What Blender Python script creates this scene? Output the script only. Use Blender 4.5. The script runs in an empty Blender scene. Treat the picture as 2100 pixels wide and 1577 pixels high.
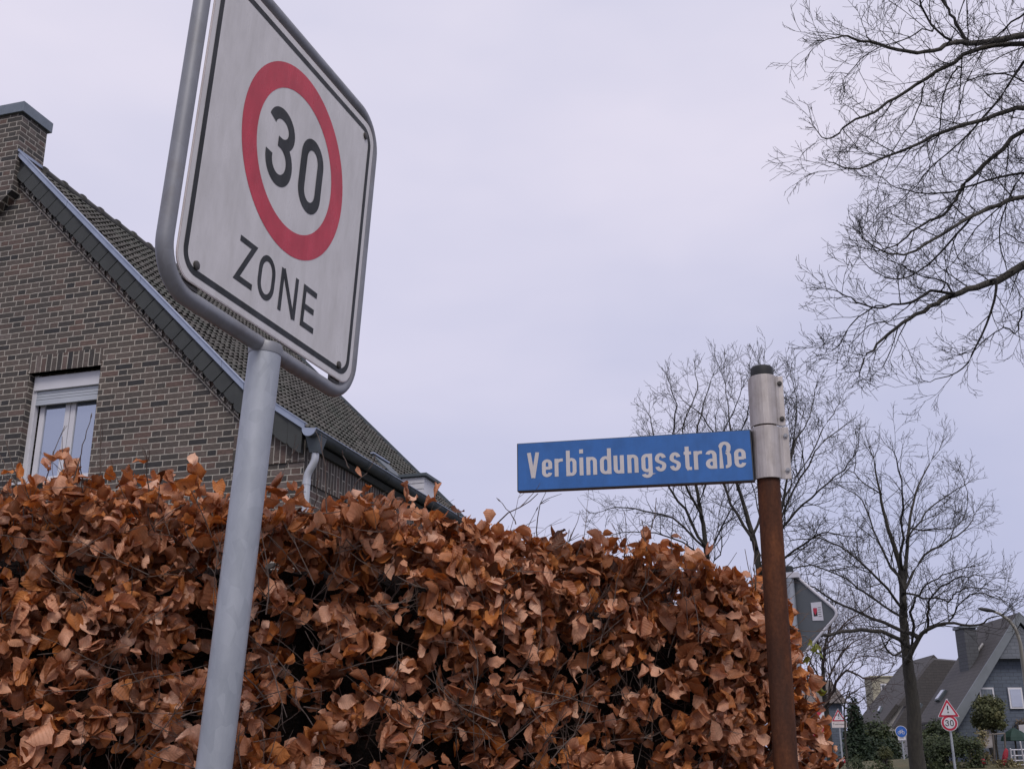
import bpy, math, random
import numpy as np
from mathutils import Vector, Matrix
rad = math.radians
rng = np.random.default_rng(7)
random.seed(7)
SC = bpy.context.scene
COL = SC.collection

# ------------------------------------------------------------------ camera
F = 2330.0                      # focal length in pixels of the 2100 px wide photograph
PITCH, ROLL = rad(18.8), rad(-.3)
EYE = np.array([0, 0, 1.5])
fw = np.array([0, math.cos(PITCH), math.sin(PITCH)]); rt = np.array([1., 0, 0]); up = np.cross(rt, fw)
cr, sr = math.cos(ROLL), math.sin(ROLL)
RT = cr*rt + sr*up; UP = -sr*rt + cr*up
cam = bpy.data.cameras.new('camera'); co = bpy.data.objects.new('camera', cam); COL.objects.link(co)
cam.sensor_width = 36; cam.lens = 36*F/2100; cam.clip_start = .05; cam.clip_end = 900
co.matrix_world = Matrix(((RT[0], UP[0], -fw[0], EYE[0]), (RT[1], UP[1], -fw[1], EYE[1]), (RT[2], UP[2], -fw[2], EYE[2]), (0, 0, 0, 1)))
SC.camera = co
def dp(u, v, d):                # point seen at pixel (u, v), d metres deep
    return EYE + d*((u-1050)/F*RT - (v-788.5)/F*UP + fw)
def ray(u, v):
    r = (u-1050)/F*RT - (v-788.5)/F*UP + fw
    return r/np.linalg.norm(r)

# ------------------------------------------------------------------ light
SUN_EL, SUN_AZ = 50, 165        # overcast: a soft, wide sun behind the camera
w = bpy.data.worlds.new('World'); SC.world = w; w.use_nodes = True
nt = w.node_tree; nt.nodes.clear()
out = nt.nodes.new('ShaderNodeOutputWorld'); bg = nt.nodes.new('ShaderNodeBackground')
sky = nt.nodes.new('ShaderNodeTexSky'); sky.sky_type = 'NISHITA'; sky.sun_disc = False
sky.sun_elevation = rad(SUN_EL); sky.sun_rotation = rad(SUN_AZ); sky.air_density = 1.5; sky.dust_density = 4
tc = nt.nodes.new('ShaderNodeTexCoord')
ns = nt.nodes.new('ShaderNodeTexNoise'); ns.inputs['Scale'].default_value = 2.2; ns.inputs['Detail'].default_value = 4; ns.inputs['Roughness'].default_value = .5
mp = nt.nodes.new('ShaderNodeMapping'); mp.inputs['Scale'].default_value = (1, 1, 2.4); mp.inputs['Location'].default_value = (.3, .1, 0)
nt.links.new(tc.outputs['Generated'], mp.inputs[0]); nt.links.new(mp.outputs[0], ns.inputs['Vector'])
cr_ = nt.nodes.new('ShaderNodeValToRGB'); e = cr_.color_ramp.elements
e[0].position = .3; e[0].color = (5.05, 5.12, 6.75, 1); e[1].position = .66; e[1].color = (6.5, 6.22, 7.55, 1)
nt.links.new(ns.outputs['Fac'], cr_.inputs[0])
# the cloud deck is paler overhead, bluer near the horizon
sx = nt.nodes.new('ShaderNodeSeparateXYZ'); nt.links.new(tc.outputs['Generated'], sx.inputs[0])
gr = nt.nodes.new('ShaderNodeValToRGB'); g = gr.color_ramp.elements
g[0].position = .0; g[0].color = (.74, .79, .9, 1); g[1].position = .6; g[1].color = (1.12, 1.1, 1.05, 1)
nt.links.new(sx.outputs['Z'], gr.inputs[0])
mu = nt.nodes.new('ShaderNodeMix'); mu.data_type = 'RGBA'; mu.blend_type = 'MULTIPLY'; mu.inputs['Factor'].default_value = 1
nt.links.new(cr_.outputs[0], mu.inputs['A']); nt.links.new(gr.outputs[0], mu.inputs['B'])
mx = nt.nodes.new('ShaderNodeMix'); mx.data_type = 'RGBA'; mx.inputs['Factor'].default_value = .93
nt.links.new(sky.outputs[0], mx.inputs['A']); nt.links.new(mu.outputs['Result'], mx.inputs['B'])
nt.links.new(mx.outputs['Result'], bg.inputs[0]); bg.inputs[1].default_value = .1
nt.links.new(bg.outputs[0], out.inputs[0])
sl = bpy.data.lights.new('sun', 'SUN'); sl.energy = 1.5; sl.angle = rad(22); sl.color = (1, .93, .86)
so = bpy.data.objects.new('sun', sl); COL.objects.link(so)
sd = Vector((math.sin(rad(SUN_AZ))*math.cos(rad(SUN_EL)), math.cos(rad(SUN_AZ))*math.cos(rad(SUN_EL)), math.sin(rad(SUN_EL))))
so.rotation_euler = sd.to_track_quat('Z', 'Y').to_euler()
vs = SC.view_settings; vs.view_transform = 'Standard'; vs.look = 'None'; vs.exposure = 0.22; vs.gamma = 1; vs.use_curve_mapping = False
SC.cycles.max_bounces = 6; SC.cycles.transparent_max_bounces = 8

# ------------------------------------------------------------------ helpers
class MB:
    def __init__(s): s.v = []; s.f = []; s.n = 0
    def add(s, v, f):
        s.v.extend([tuple(map(float, q)) for q in v]); s.f.extend([tuple(i+s.n for i in q) for q in f]); s.n += len(v); return s
    def box(s, x0, x1, y0, y1, z0, z1):
        return s.add([(x0,y0,z0),(x1,y0,z0),(x1,y1,z0),(x0,y1,z0),(x0,y0,z1),(x1,y0,z1),(x1,y1,z1),(x0,y1,z1)],
                     [(0,3,2,1),(4,5,6,7),(0,1,5,4),(1,2,6,5),(2,3,7,6),(3,0,4,7)])
    def prism(s, poly, d):
        n = len(poly); P = [np.array(p, float) for p in poly]; d = np.array(d, float)
        return s.add(P+[p+d for p in P], [tuple(range(n))[::-1], tuple(range(n, 2*n))]+[(i, (i+1) % n, n+(i+1) % n, n+i) for i in range(n)])
    def tube(s, pts, r, n=8, caps=True, closed=False):
        P = np.array(pts, float); k = len(P); r = np.broadcast_to(np.array(r, float), (k,))
        T = np.gradient(P, axis=0) if not closed else np.roll(P, -1, 0)-np.roll(P, 1, 0)
        T /= np.linalg.norm(T, axis=1)[:, None]+1e-12
        a = np.array([0, 0, 1.]) if abs(T[0][2]) < .9 else np.array([1., 0, 0])
        ang = np.arange(n)*2*math.pi/n; V = []
        N = np.cross(T[0], a); N /= np.linalg.norm(N)
        for i in range(k):
            N = N-T[i]*np.dot(N, T[i]); N /= np.linalg.norm(N)+1e-12; B = np.cross(T[i], N)
            V.append(P[i]+r[i]*(np.cos(ang)[:, None]*N+np.sin(ang)[:, None]*B))
        fs = []
        for i in range(k if closed else k-1):
            a0 = i*n; b0 = ((i+1) % k)*n
            for j in range(n): fs.append((a0+j, a0+(j+1) % n, b0+(j+1) % n, b0+j))
        if caps and not closed: fs += [tuple(range(n))[::-1], tuple((k-1)*n+j for j in range(n))]
        return s.add(np.concatenate(V), fs)
    def build(s, name, mat, parent=None, smooth=False, local=False, bevel=0):
        me = bpy.data.meshes.new(name); me.from_pydata(s.v, [], s.f); me.update()
        o = bpy.data.objects.new(name, me); COL.objects.link(o)
        if mat: me.materials.append(mat)
        if smooth:
            me.polygons.foreach_set('use_smooth', [True]*len(me.polygons)); 
            try: me.set_sharp_from_angle(angle=rad(40))
            except Exception: pass
        if bevel:
            b = o.modifiers.new('bevel', 'BEVEL'); b.width = bevel; b.segments = 2; b.limit_method = 'ANGLE'; b.angle_limit = rad(40)
        par(o, parent, local); return o
def par(o, parent, local=False):
    if parent is None: return
    o.parent = parent
    if not local and parent.parent is None and parent.type == 'EMPTY':
        o.matrix_parent_inverse = parent.matrix_basis.inverted()
def thing(name, label, cat, loc, rz=0, group=None):
    o = bpy.data.objects.new(name, None); COL.objects.link(o); o.location = Vector([float(x) for x in loc]); o.rotation_euler = (0, 0, rz)
    o.empty_display_size = .1
    o.matrix_basis = Matrix.Translation(o.location) @ Matrix.Rotation(rz, 4, 'Z')
    return tag(o, label, cat, group)
def tag(o, label, cat, group=None):
    o['label'] = label; o['category'] = cat
    if group: o['group'] = group
    return o
def npmesh(name, V, Fq, mat, parent=None, smooth=False):
    me = bpy.data.meshes.new(name); k = Fq.shape[1]
    me.vertices.add(len(V)); me.vertices.foreach_set('co', np.ascontiguousarray(V, np.float32).ravel())
    me.loops.add(Fq.size); me.loops.foreach_set('vertex_index', np.ascontiguousarray(Fq, np.int32).ravel())
    me.polygons.add(len(Fq)); me.polygons.foreach_set('loop_start', np.arange(0, Fq.size, k, dtype=np.int32))
    me.polygons.foreach_set('loop_total', np.full(len(Fq), k, np.int32))
    if smooth: me.polygons.foreach_set('use_smooth', np.ones(len(Fq), bool))
    me.update(); me.validate()
    o = bpy.data.objects.new(name, me); COL.objects.link(o)
    if mat: me.materials.append(mat)
    par(o, parent); return o

# ------------------------------------------------------------------ materials
def N(nt, t, **k):
    n = nt.nodes.new(t)
    for a, b in k.items(): setattr(n, a, b)
    return n
def newmat(name):
    m = bpy.data.materials.new(name); m.use_nodes = True; nt = m.node_tree
    return m, nt, nt.nodes['Principled BSDF']
def mth(nt, op, a, b=None, c=None):
    n = nt.nodes.new('ShaderNodeMath'); n.operation = op
    for i, x in enumerate((a, b, c)):
        if x is None: continue
        if isinstance(x, (int, float)): n.inputs[i].default_value = x
        else: nt.links.new(x, n.inputs[i])
    return n.outputs[0]
def ramp(nt, fac, stops, interp='LINEAR'):
    r = nt.nodes.new('ShaderNodeValToRGB'); r.color_ramp.interpolation = interp; el = r.color_ramp.elements
    while len(el) < len(stops): el.new(.5)
    for e, (p, c) in zip(el, stops): e.position = p; e.color = (*c, 1)
    nt.links.new(fac, r.inputs[0]); return r.outputs[0]
def noise(nt, vec, scale, detail=4, rough=.55, dist=0):
    n = nt.nodes.new('ShaderNodeTexNoise'); n.inputs['Scale'].default_value = scale; n.inputs['Detail'].default_value = detail
    n.inputs['Roughness'].default_value = rough; n.inputs['Distortion'].default_value = dist
    if vec is not None: nt.links.new(vec, n.inputs['Vector'])
    return n.outputs['Fac']
def mixc(nt, f, a, b, mode='MIX'):
    n = nt.nodes.new('ShaderNodeMix'); n.data_type = 'RGBA'; n.blend_type = mode
    for key, x in (('Factor', f), ('A', a), ('B', b)):
        if isinstance(x, (int, float)): n.inputs[key].default_value = x
        elif isinstance(x, tuple): n.inputs[key].default_value = (*x, 1)
        else: nt.links.new(x, n.inputs[key])
    return n.outputs['Result']
def bump(nt, h, dist, bs, strength=1):
    b = nt.nodes.new('ShaderNodeBump'); b.inputs['Distance'].default_value = dist; b.inputs['Strength'].default_value = strength
    nt.links.new(h, b.inputs['Height']); nt.links.new(b.outputs[0], bs.inputs['Normal'])
def ocoord(nt, scale=None):
    t = nt.nodes.new('ShaderNodeTexCoord')
    if scale is None: return t.outputs['Object']
    m = nt.nodes.new('ShaderNodeMapping'); m.inputs['Scale'].default_value = scale; nt.links.new(t.outputs['Object'], m.inputs[0]); return m.outputs[0]
def mat(name, c1, c2=None, scale=8, rough=.6, metal=0, bmp=0, bscale=None, vscale=None, detail=5, contrast=.25, spec=.5):
    m, nt, bs = newmat(name); c2 = c2 or tuple(x*.8 for x in c1)
    v = ocoord(nt, vscale); f = noise(nt, v, scale, detail)
    nt.links.new(ramp(nt, f, [(.5-contrast, c2), (.5+contrast, c1)]), bs.inputs['Base Color'])
    bs.inputs['Roughness'].default_value = rough; bs.inputs['Metallic'].default_value = metal; bs.inputs['Specular IOR Level'].default_value = spec
    if bmp: bump(nt, noise(nt, v, bscale or scale*4, 4), bmp, bs)
    return m

def brick(name, h, z, L=.25, H=.0755, joint=.0135, flemish=True):
    """h(nt), z(nt): sockets giving the wall's horizontal and vertical coordinate in metres"""
    m, nt, bs = newmat(name)
    wob = noise(nt, ocoord(nt), 9, 3); wb = mth(nt, 'MULTIPLY', mth(nt, 'SUBTRACT', wob, .5), .008)
    hh = mth(nt, 'ADD', h(nt), wb); zz = mth(nt, 'ADD', z(nt), wb)
    rowf = mth(nt, 'DIVIDE', zz, H); row = mth(nt, 'FLOOR', rowf); fz = mth(nt, 'FRACT', rowf)
    P = L*1.5 if flemish else L
    shift = mth(nt, 'MULTIPLY', mth(nt, 'FLOORED_MODULO', row, 2), P*.5)
    wn0 = nt.nodes.new('ShaderNodeTexWhiteNoise'); wn0.noise_dimensions = '1D'; nt.links.new(row, wn0.inputs['W'])
    shift = mth(nt, 'ADD', shift, mth(nt, 'MULTIPLY', wn0.outputs['Value'], .03))
    cf = mth(nt, 'DIVIDE', mth(nt, 'ADD', hh, shift), P); cell = mth(nt, 'FLOOR', cf); fx = mth(nt, 'FRACT', cf)
    if flemish:
        hd = mth(nt, 'GREATER_THAN', fx, 2/3)
        x = mth(nt, 'SUBTRACT', fx, mth(nt, 'MULTIPLY', hd, 2/3)); wdt = mth(nt, 'SUBTRACT', 2/3, mth(nt, 'MULTIPLY', hd, 1/3))
    else: hd = None; x = fx; wdt = 1.0
    dx = mth(nt, 'MULTIPLY', mth(nt, 'MINIMUM', x, mth(nt, 'SUBTRACT', wdt, x)), P)
    dz = mth(nt, 'MULTIPLY', mth(nt, 'MINIMUM', fz, mth(nt, 'SUBTRACT', 1, fz)), H)
    d = mth(nt, 'MINIMUM', dx, dz)
    msk = nt.nodes.new('ShaderNodeMapRange'); msk.inputs['From Min'].default_value = joint*.38; msk.inputs['From Max'].default_value = joint*.62; nt.links.new(d, msk.inputs['Value'])
    cx = nt.nodes.new('ShaderNodeCombineXYZ'); nt.links.new(cell, cx.inputs[0]); nt.links.new(row, cx.inputs[1])
    if hd is not None: nt.links.new(hd, cx.inputs[2])
    wn = nt.nodes.new('ShaderNodeTexWhiteNoise'); nt.links.new(cx.outputs[0], wn.inputs['Vector'])
    c = ramp(nt, wn.outputs['Value'], [(0, (.03, .03, .033)), (.12, (.05, .046, .044)), (.3, (.07, .062, .056)), (.5, (.088, .074, .066)), (.68, (.11, .09, .08)), (.82, (.1, .075, .066)), (.93, (.125, .082, .07)), (1, (.155, .13, .12))])
    v = ocoord(nt, (6, 6, 30)); f = noise(nt, v, 3, 5, .65)
    c = mixc(nt, .75, c, ramp(nt, f, [(.3, (.45, .45, .45)), (.7, (1.35, 1.35, 1.35))]), 'MULTIPLY')
    mort = ramp(nt, noise(nt, ocoord(nt), 14, 4), [(.3, (.27, .25, .22)), (.7, (.44, .41, .365))])
    c = mixc(nt, msk.outputs[0], mort, c)
    big = ramp(nt, noise(nt, ocoord(nt), .6, 3), [(.3, (.74, .75, .77)), (.7, (1.14, 1.1, 1.06))])
    c = mixc(nt, .8, c, big, 'MULTIPLY')
    nt.links.new(c, bs.inputs['Base Color']); bs.inputs['Roughness'].default_value = .85
    hgt = mth(nt, 'ADD', msk.outputs[0], mth(nt, 'MULTIPLY', f, .5))
    bump(nt, hgt, .006, bs); return m
def axis_sock(expr):
    def g(nt):
        sp = nt.nodes.new('ShaderNodeSeparateXYZ'); nt.links.new(ocoord(nt), sp.inputs[0])
        acc = None
        for k, c in zip('XYZ', expr):
            if c == 0: continue
            t = mth(nt, 'MULTIPLY', sp.outputs[k], c); acc = t if acc is None else mth(nt, 'ADD', acc, t)
        return acc
    return g
M = {}
M['brick'] = brick('brick_wall', axis_sock((1, 1, 0)), axis_sock((0, 0, 1)))
M['soldier'] = brick('soldier_brick', axis_sock((0, 0, 1)), axis_sock((1, 1, 0)), L=.36, flemish=False, H=.078)
M['rake'] = brick('rake_brick', axis_sock((.7071, 0, -.7071)), axis_sock((.7071, 1, .7071)), L=.25, flemish=False, H=.11)
M['saw'] = brick('rake_header_brick', axis_sock((.7071, 0, -.7071)), axis_sock((.7071, 1, .7071)), L=.078, flemish=False, H=.2, joint=.014)
M['zinc'] = mat('zinc_sheet', (.34, .39, .5), (.24, .28, .37), 5, .42, .35)
M['zinc_dark'] = mat('aged_zinc', (.11, .13, .15), (.06, .075, .085), 4, .55, .3)
M['soffit'] = mat('slate_soffit', (.045, .05, .05), (.028, .032, .033), 5, .7)
M['white_pvc'] = mat('white_frame', (.62, .62, .66), (.52, .52, .56), 3, .35)
M['shutter'] = mat('shutter_grey', (.42, .45, .5), (.36, .39, .44), 3, .4)
M['copping'] = mat('chimney_cap_metal', (.17, .2, .235), (.12, .145, .175), 6, .45, .3)
def glass(name, c=(.03, .035, .045), rough=.03):
    m, nt, bs = newmat(name); bs.inputs['Base Color'].default_value = (*c, 1); bs.inputs['Roughness'].default_value = rough
    bs.inputs['Metallic'].default_value = 0; bs.inputs['IOR'].default_value = 2.6; bs.inputs['Specular IOR Level'].default_value = 1
    bump(nt, noise(nt, ocoord(nt), 1.3, 2), .004, bs, .3); return m
M['glass'] = glass('window_glass', (.04, .05, .07))
def tile_mat(name, dark, light, moss):
    m, nt, bs = newmat(name); v = ocoord(nt)
    f = noise(nt, v, 5, 6, .7); g = noise(nt, v, 1.1, 4, .6)
    c = ramp(nt, f, [(.3, dark), (.7, light)]); c = mixc(nt, ramp(nt, g, [(.45, (0, 0, 0)), (.7, (.55, .55, .55))]), c, moss)
    nt.links.new(c, bs.inputs['Base Color']); bs.inputs['Roughness'].default_value = .8; bump(nt, f, .01, bs, .6); return m
M['tile'] = tile_mat('roof_tile', (.03, .029, .026), (.105, .098, .088), (.045, .058, .045))
M['ridge_tile'] = tile_mat('ridge_tile', (.035, .034, .036), (.08, .075, .075), (.05, .055, .04))
def galv(name, base=(.45, .475, .52), dark=(.26, .285, .32), rust=0):
    m, nt, bs = newmat(name); v = ocoord(nt)
    vo = nt.nodes.new('ShaderNodeTexVoronoi'); vo.inputs['Scale'].default_value = 55; nt.links.new(ocoord(nt, (1, 1, .6)), vo.inputs['Vector'])
    sp = nt.nodes.new('ShaderNodeSeparateXYZ'); nt.links.new(vo.outputs['Color'], sp.inputs[0])
    f = mth(nt, 'ADD', mth(nt, 'MULTIPLY', sp.outputs[0], .1), mth(nt, 'ADD', mth(nt, 'MULTIPLY', noise(nt, ocoord(nt, (1, 1, .3)), 22, 7, .7), .45), mth(nt, 'MULTIPLY', noise(nt, ocoord(nt, (1, 1, .6)), 7, 4, .6), .4)))
    c = ramp(nt, f, [(.3, dark), (.72, base)])
    if rust: c = mixc(nt, ramp(nt, noise(nt, v, 6, 5, .7), [(.55, (0, 0, 0)), (.75, (rust,)*3)]), c, (.12, .09, .07))
    nt.links.new(c, bs.inputs['Base Color']); bs.inputs['Roughness'].default_value = .5; bs.inputs['Metallic'].default_value = .35
    bump(nt, f, .0006, bs, .5); return m
M['galv'] = galv('galvanised_steel')
M['galv_frame'] = galv('weathered_galvanised_tube', (.27, .28, .31), (.17, .175, .19), .4)
M['alu'] = None
def alu():
    m, nt, bs = newmat('cast_aluminium'); f = noise(nt, ocoord(nt, (1, 1, .15)), 60, 5, .7); g = noise(nt, ocoord(nt), 22, 5, .6)
    c = ramp(nt, f, [(.3, (.33, .3, .29)), (.7, (.48, .445, .43))]); c = mixc(nt, ramp(nt, g, [(.5, (0, 0, 0)), (.78, (.5, .5, .5))]), c, (.2, .17, .14))
    nt.links.new(c, bs.inputs['Base Color']); bs.inputs['Metallic'].default_value = .4; bs.inputs['Roughness'].default_value = .48; bump(nt, f, .0008, bs, .5); return m
M['alu'] = alu()
def rusty():
    m, nt, bs = newmat('rusty_steel'); f = noise(nt, ocoord(nt, (1, 1, .3)), 26, 8, .72); g = noise(nt, ocoord(nt, (1, 1, .25)), 9, 5, .6); h = noise(nt, ocoord(nt), 120, 3)
    c = ramp(nt, f, [(.25, (.028, .011, .007)), (.5, (.07, .025, .012)), (.75, (.14, .048, .018))])
    c = mixc(nt, ramp(nt, g, [(.45, (0, 0, 0)), (.7, (.65, .65, .65))]), c, (.05, .026, .018)); c = mixc(nt, .4, c, ramp(nt, h, [(.35, (.6, .6, .6)), (.65, (1.3, 1.3, 1.3))]), 'MULTIPLY')
    nt.links.new(c, bs.inputs['Base Color']); bs.inputs['Roughness'].default_value = .75; bs.inputs['Specular IOR Level'].default_value = .2; bump(nt, f, .0012, bs, .7); return m
M['rust'] = rusty()
M['black'] = mat('black_plastic', (.022, .024, .026), (.012, .013, .014), 20, .55, bmp=.0005)
M['steel'] = mat('bolt_steel', (.4, .4, .41), (.28, .28, .28), 90, .35, .7)
M['steel_dark'] = mat('weathered_bolt', (.09, .085, .08), (.04, .035, .03), 90, .5, .5)
def paint(name, c, dirt=.78, rough=.32, sc=9):
    m, nt, bs = newmat(name); f = noise(nt, ocoord(nt), sc, 5, .6); g = noise(nt, ocoord(nt, (1, 1, .25)), 34, 6, .7); k = noise(nt, ocoord(nt), 260, 2)
    a = mixc(nt, 1, ramp(nt, f, [(.3, (dirt,)*3), (.7, (1, 1, 1))]), ramp(nt, g, [(.3, (.86, .86, .85)), (.62, (1, 1, 1))]), 'MULTIPLY')
    a = mixc(nt, 1, a, ramp(nt, k, [(.24, (.8, .78, .76)), (.3, (1, 1, 1))]), 'MULTIPLY')
    nt.links.new(mixc(nt, 1, c, a, 'MULTIPLY'), bs.inputs['Base Color']); bs.inputs['Specular IOR Level'].default_value = .38
    nt.links.new(ramp(nt, g, [(.3, (rough*1.5,)*3), (.7, (rough*.8,)*3)]), bs.inputs['Roughness']); return m
M['s_white'] = paint('sign_white_sheeting', (.63, .615, .62), .9, .3)
M['s_rim'] = paint('sign_rim', (.66, .6, .6), .85, .4)
M['s_red'] = paint('sign_red_sheeting', (.56, .024, .055), .75, .27, 14)
M['s_black'] = paint('sign_black', (.012, .014, .015), .8, .42)
M['blue'] = paint('sign_blue_enamel', (.04, .145, .42), .82, .35, 20)
M['blue_text'] = paint('sign_white_letters', (.56, .53, .53), .96, .4, 40)
M['far_white'] = mat('far_sign_white', (.66, .65, .7), (.56, .55, .6), 6, .4)
M['far_red'] = mat('far_sign_red', (.5, .03, .06), (.4, .02, .05), 6, .4)
M['far_blue'] = mat('far_sign_blue', (.03, .14, .5), (.03, .11, .42), 6, .4)
M['sign_back'] = mat('grey_sign_back', (.105, .118, .13), (.085, .096, .108), 7, .5)
M['bark'] = mat('bark', (.075, .068, .055), (.035, .033, .03), 5, .9, vscale=(4, 4, 1), bmp=.02, bscale=14)
M['bark_dark'] = mat('dark_twigs', (.022, .019, .018), (.011, .01, .01), 4, .9, bmp=.006, bscale=30)
M['bark_far'] = mat('far_bark', (.055, .05, .045), (.026, .024, .022), 2.5, .9, vscale=(3, 3, 1), contrast=.2)
M['bark_red'] = mat('reddish_twigs', (.08, .055, .052), (.045, .034, .032), 2.5, .9)

# ------------------------------------------------------------------ terrain
def sm(x, a, b):
    t = np.clip((np.asarray(x, float)-a)/(b-a), 0, 1); return t*t*(3-2*t)
def gz(x, y):
    return 1.45*sm(y, 9, 30)*sm(x, 3, 9)+.42*sm(y, 34, 47)*sm(x, 9, 15)+.15*np.sin(np.asarray(x)*.4)*sm(y, 20, 60)
def sheet(name, xs, ys, off, m, thick=0):
    X, Y = np.meshgrid(xs, ys); Z = gz(X, Y)+off; V = np.stack([X, Y, Z], -1).reshape(-1, 3); nx = len(xs); ny = len(ys)
    i = np.arange(nx-1)[None, :]+np.arange(ny-1)[:, None]*nx; Fq = np.stack([i, i+1, i+1+nx, i+nx], -1).reshape(-1, 4)
    o = npmesh(name, V, Fq, m, smooth=True); o['kind'] = 'structure'; return o
def groundmat():
    m, nt, bs = newmat('winter_grass_ground'); v = ocoord(nt); f = noise(nt, v, 1.7, 8, .7); g = noise(nt, v, 14, 5, .7)
    c = ramp(nt, f, [(.35, (.045, .05, .022)), (.5, (.085, .08, .035)), (.65, (.12, .085, .045))]); c = mixc(nt, .5, c, ramp(nt, g, [(.3, (.5, .5, .5)), (.7, (1.3, 1.3, 1.3))]), 'MULTIPLY')
    nt.links.new(c, bs.inputs['Base Color']); bs.inputs['Roughness'].default_value = .95; bump(nt, g, .04, bs); return m
M['ground'] = groundmat()
M['asphalt'] = mat('asphalt', (.06, .06, .062), (.04, .04, .042), 3, .85, bmp=.004, bscale=150)
M['paving'] = mat('concrete_paving', (.24, .23, .22), (.17, .165, .155), 2.5, .85, bmp=.002, bscale=60)
axx = np.concatenate([np.linspace(-300, -30, 10), np.linspace(-24, 40, 65), np.linspace(50, 300, 10)])
axy = np.concatenate([np.linspace(-60, -10, 6), np.linspace(-6, 64, 71), np.linspace(75, 600, 14)])
sheet('ground', axx, axy, 0, M['ground'])
sheet('pavement', np.linspace(-7, 1.9, 10), np.linspace(-8, 2.45, 12), .12, M['paving'])
sheet('road', np.linspace(2.05, 8, 8), np.linspace(-8, 60, 60), .012, M['asphalt'])
kb = MB(); kb.box(1.9, 2.05, -8, 9, -.1, .125); k = kb.build('kerb', M['paving'], bevel=.01); k['kind'] = 'structure'

# ------------------------------------------------------------------ stroke lettering
def strip(pts, w, hx=1.0, hy=1.0, closed=False):
    """flat stroke around a centre line with mitred joints; the pen is w*hx wide for stems and w*hy for bars"""
    P = np.array(pts, float)/np.array([hx, hy]); n = len(P); L = []; Rr = []
    for i in range(n):
        a = P[i]-P[i-1] if (i > 0 or closed) else None; b = P[(i+1) % n]-P[i] if (i < n-1 or closed) else None
        if a is None: a = b
        if b is None: b = a
        a = a/(np.linalg.norm(a)+1e-12); b = b/(np.linalg.norm(b)+1e-12); na = np.array([-a[1], a[0]]); nb = np.array([-b[1], b[0]])
        m_ = na+nb; m_ /= np.linalg.norm(m_)+1e-12; k = 1/max(.35, float(np.dot(m_, na)))
        L.append((P[i]+m_*w/2*k)*np.array([hx, hy])); Rr.append((P[i]-m_*w/2*k)*np.array([hx, hy]))
    return np.array(L), np.array(Rr)
def add_strokes(mb, strokes, O, A, B, Nn, h, scale=.001):
    """strokes: (pts, w, hx, hy, closed) in mm on the plane O + a*A + b*B; each is a thin raised film"""
    for q, (pts, w, hx, hy, closed) in enumerate(strokes):
        L, Rr = strip(pts, w, hx, hy, closed); z = h+q*.00006; n = len(L)
        T = lambda p: O+A*p[0]*scale+B*p[1]*scale+Nn*z
        V = [T(p)+Nn*(i_*5e-7) for S_ in (L, Rr) for i_, p in enumerate(S_)]; m_ = n if closed else n-1
        mb.add(V, [(i, n+i, n+(i+1) % n, (i+1) % n) for i in range(m_)])
def arc(cx, cy, rx, ry, a0, a1, n=18):
    t = np.radians(np.linspace(a0, a1, n)); return [(cx+rx*math.cos(x), cy+ry*math.sin(x)) for x in t]
def stadium(l, r, b, t, ry=None):
    rx = (r-l)/2; ry = ry or rx; c = (l+r)/2
    return arc(c, t-ry, rx, ry, 0, 180, 16)+arc(c, b+ry, rx, ry, 180, 360, 16)
def digits30(cx, cy, k, w=23):
    f = lambda pts: [(cx+k*x, cy+k*y) for x, y in pts]
    W = w*k
    return [(f(arc(-60, 98.5, 35, 30, 168, -80, 26)), W, 1, 1, False), (f(arc(-59, 32, 36, 38, 80, -186, 32)), W, 1, 1, False), (f([(-69, 69.6), (-48, 69.6)]), W*.92, 1, 1, False),
            (f(stadium(26.5, 90.5, -6.5, 127.5, 35)), W, 1, 1, True)]

# ------------------------------------------------------------------ ZONE sign
ZO = np.array([-.4198, 1.9394, 2.554]); ZA = np.array([.327, .945, -.0006]); ZB = np.array([.0553, -.0185, .9983]); ZN = np.array([.9434, -.3265, -.0583])
ZN = -ZN if np.dot(ZN, EYE-ZO) < 0 else ZN
def zp(a, b, c=0): return ZO+ZA*a*.001+ZB*b*.001+ZN*c*.001
def rrect(x0, x1, y0, y1, r, n=8):
    p = []
    for cx, cy, a in ((x1-r, y1-r, 0), (x0+r, y1-r, 90), (x0+r, y0+r, 180), (x1-r, y0+r, 270)): p += arc(cx, cy, r, r, a, a+90, n)
    return p
pole_top = zp(-4, -322, -12); pole_dir = -ZB; ptail = pole_top+pole_dir*((pole_top[2]-.1)/abs(pole_dir[2]))
zs = thing('zone_sign', 'square white speed sign with red ring, 30 and ZONE on a galvanised tube frame', 'traffic sign', ptail)
pm = MB(); pm.tube([ptail, pole_top+ZB*.002], .0295, 40); pm.build('post', M['galv'], zs, True)
fr = MB(); fr.tube([zp(x-4, y, -13) for x, y in rrect(-323, 323, -320, 322, 78, 12)], .0145, 20, closed=True); fr.build('tube_frame', M['galv_frame'], zs, True)
wl = MB(); wl.tube([pole_top-ZB*.012, pole_top+ZB*.0, pole_top+ZB*.008], [.0305, .0315, .029], 32); wl.build('weld_collar', M['galv_frame'], zs, True)
pa = MB(); pa.prism([zp(x, y, -1.5) for x, y in rrect(-311, 302, -300, 299, 42, 10)][::1], ZN*.003); panel = pa.build('sign_panel', M['s_rim'], zs, bevel=.0006)
for nm, pts_, h_, m_ in (('white_face', rrect(-309, 300, -298, 297, 41, 10), 1.9, 's_white'),):
    q = MB(); q.add([zp(x, y, h_) for x, y in pts_], [tuple(range(len(pts_)))]); q.build(nm, M[m_], panel)
q = MB(); add_strokes(q, [(rrect(-291, 282, -280, 279, 34, 12), 12, 1, 1, True)], ZO, ZA, ZB, ZN, .0023); q.build('border_line', M['s_black'], panel)
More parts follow.
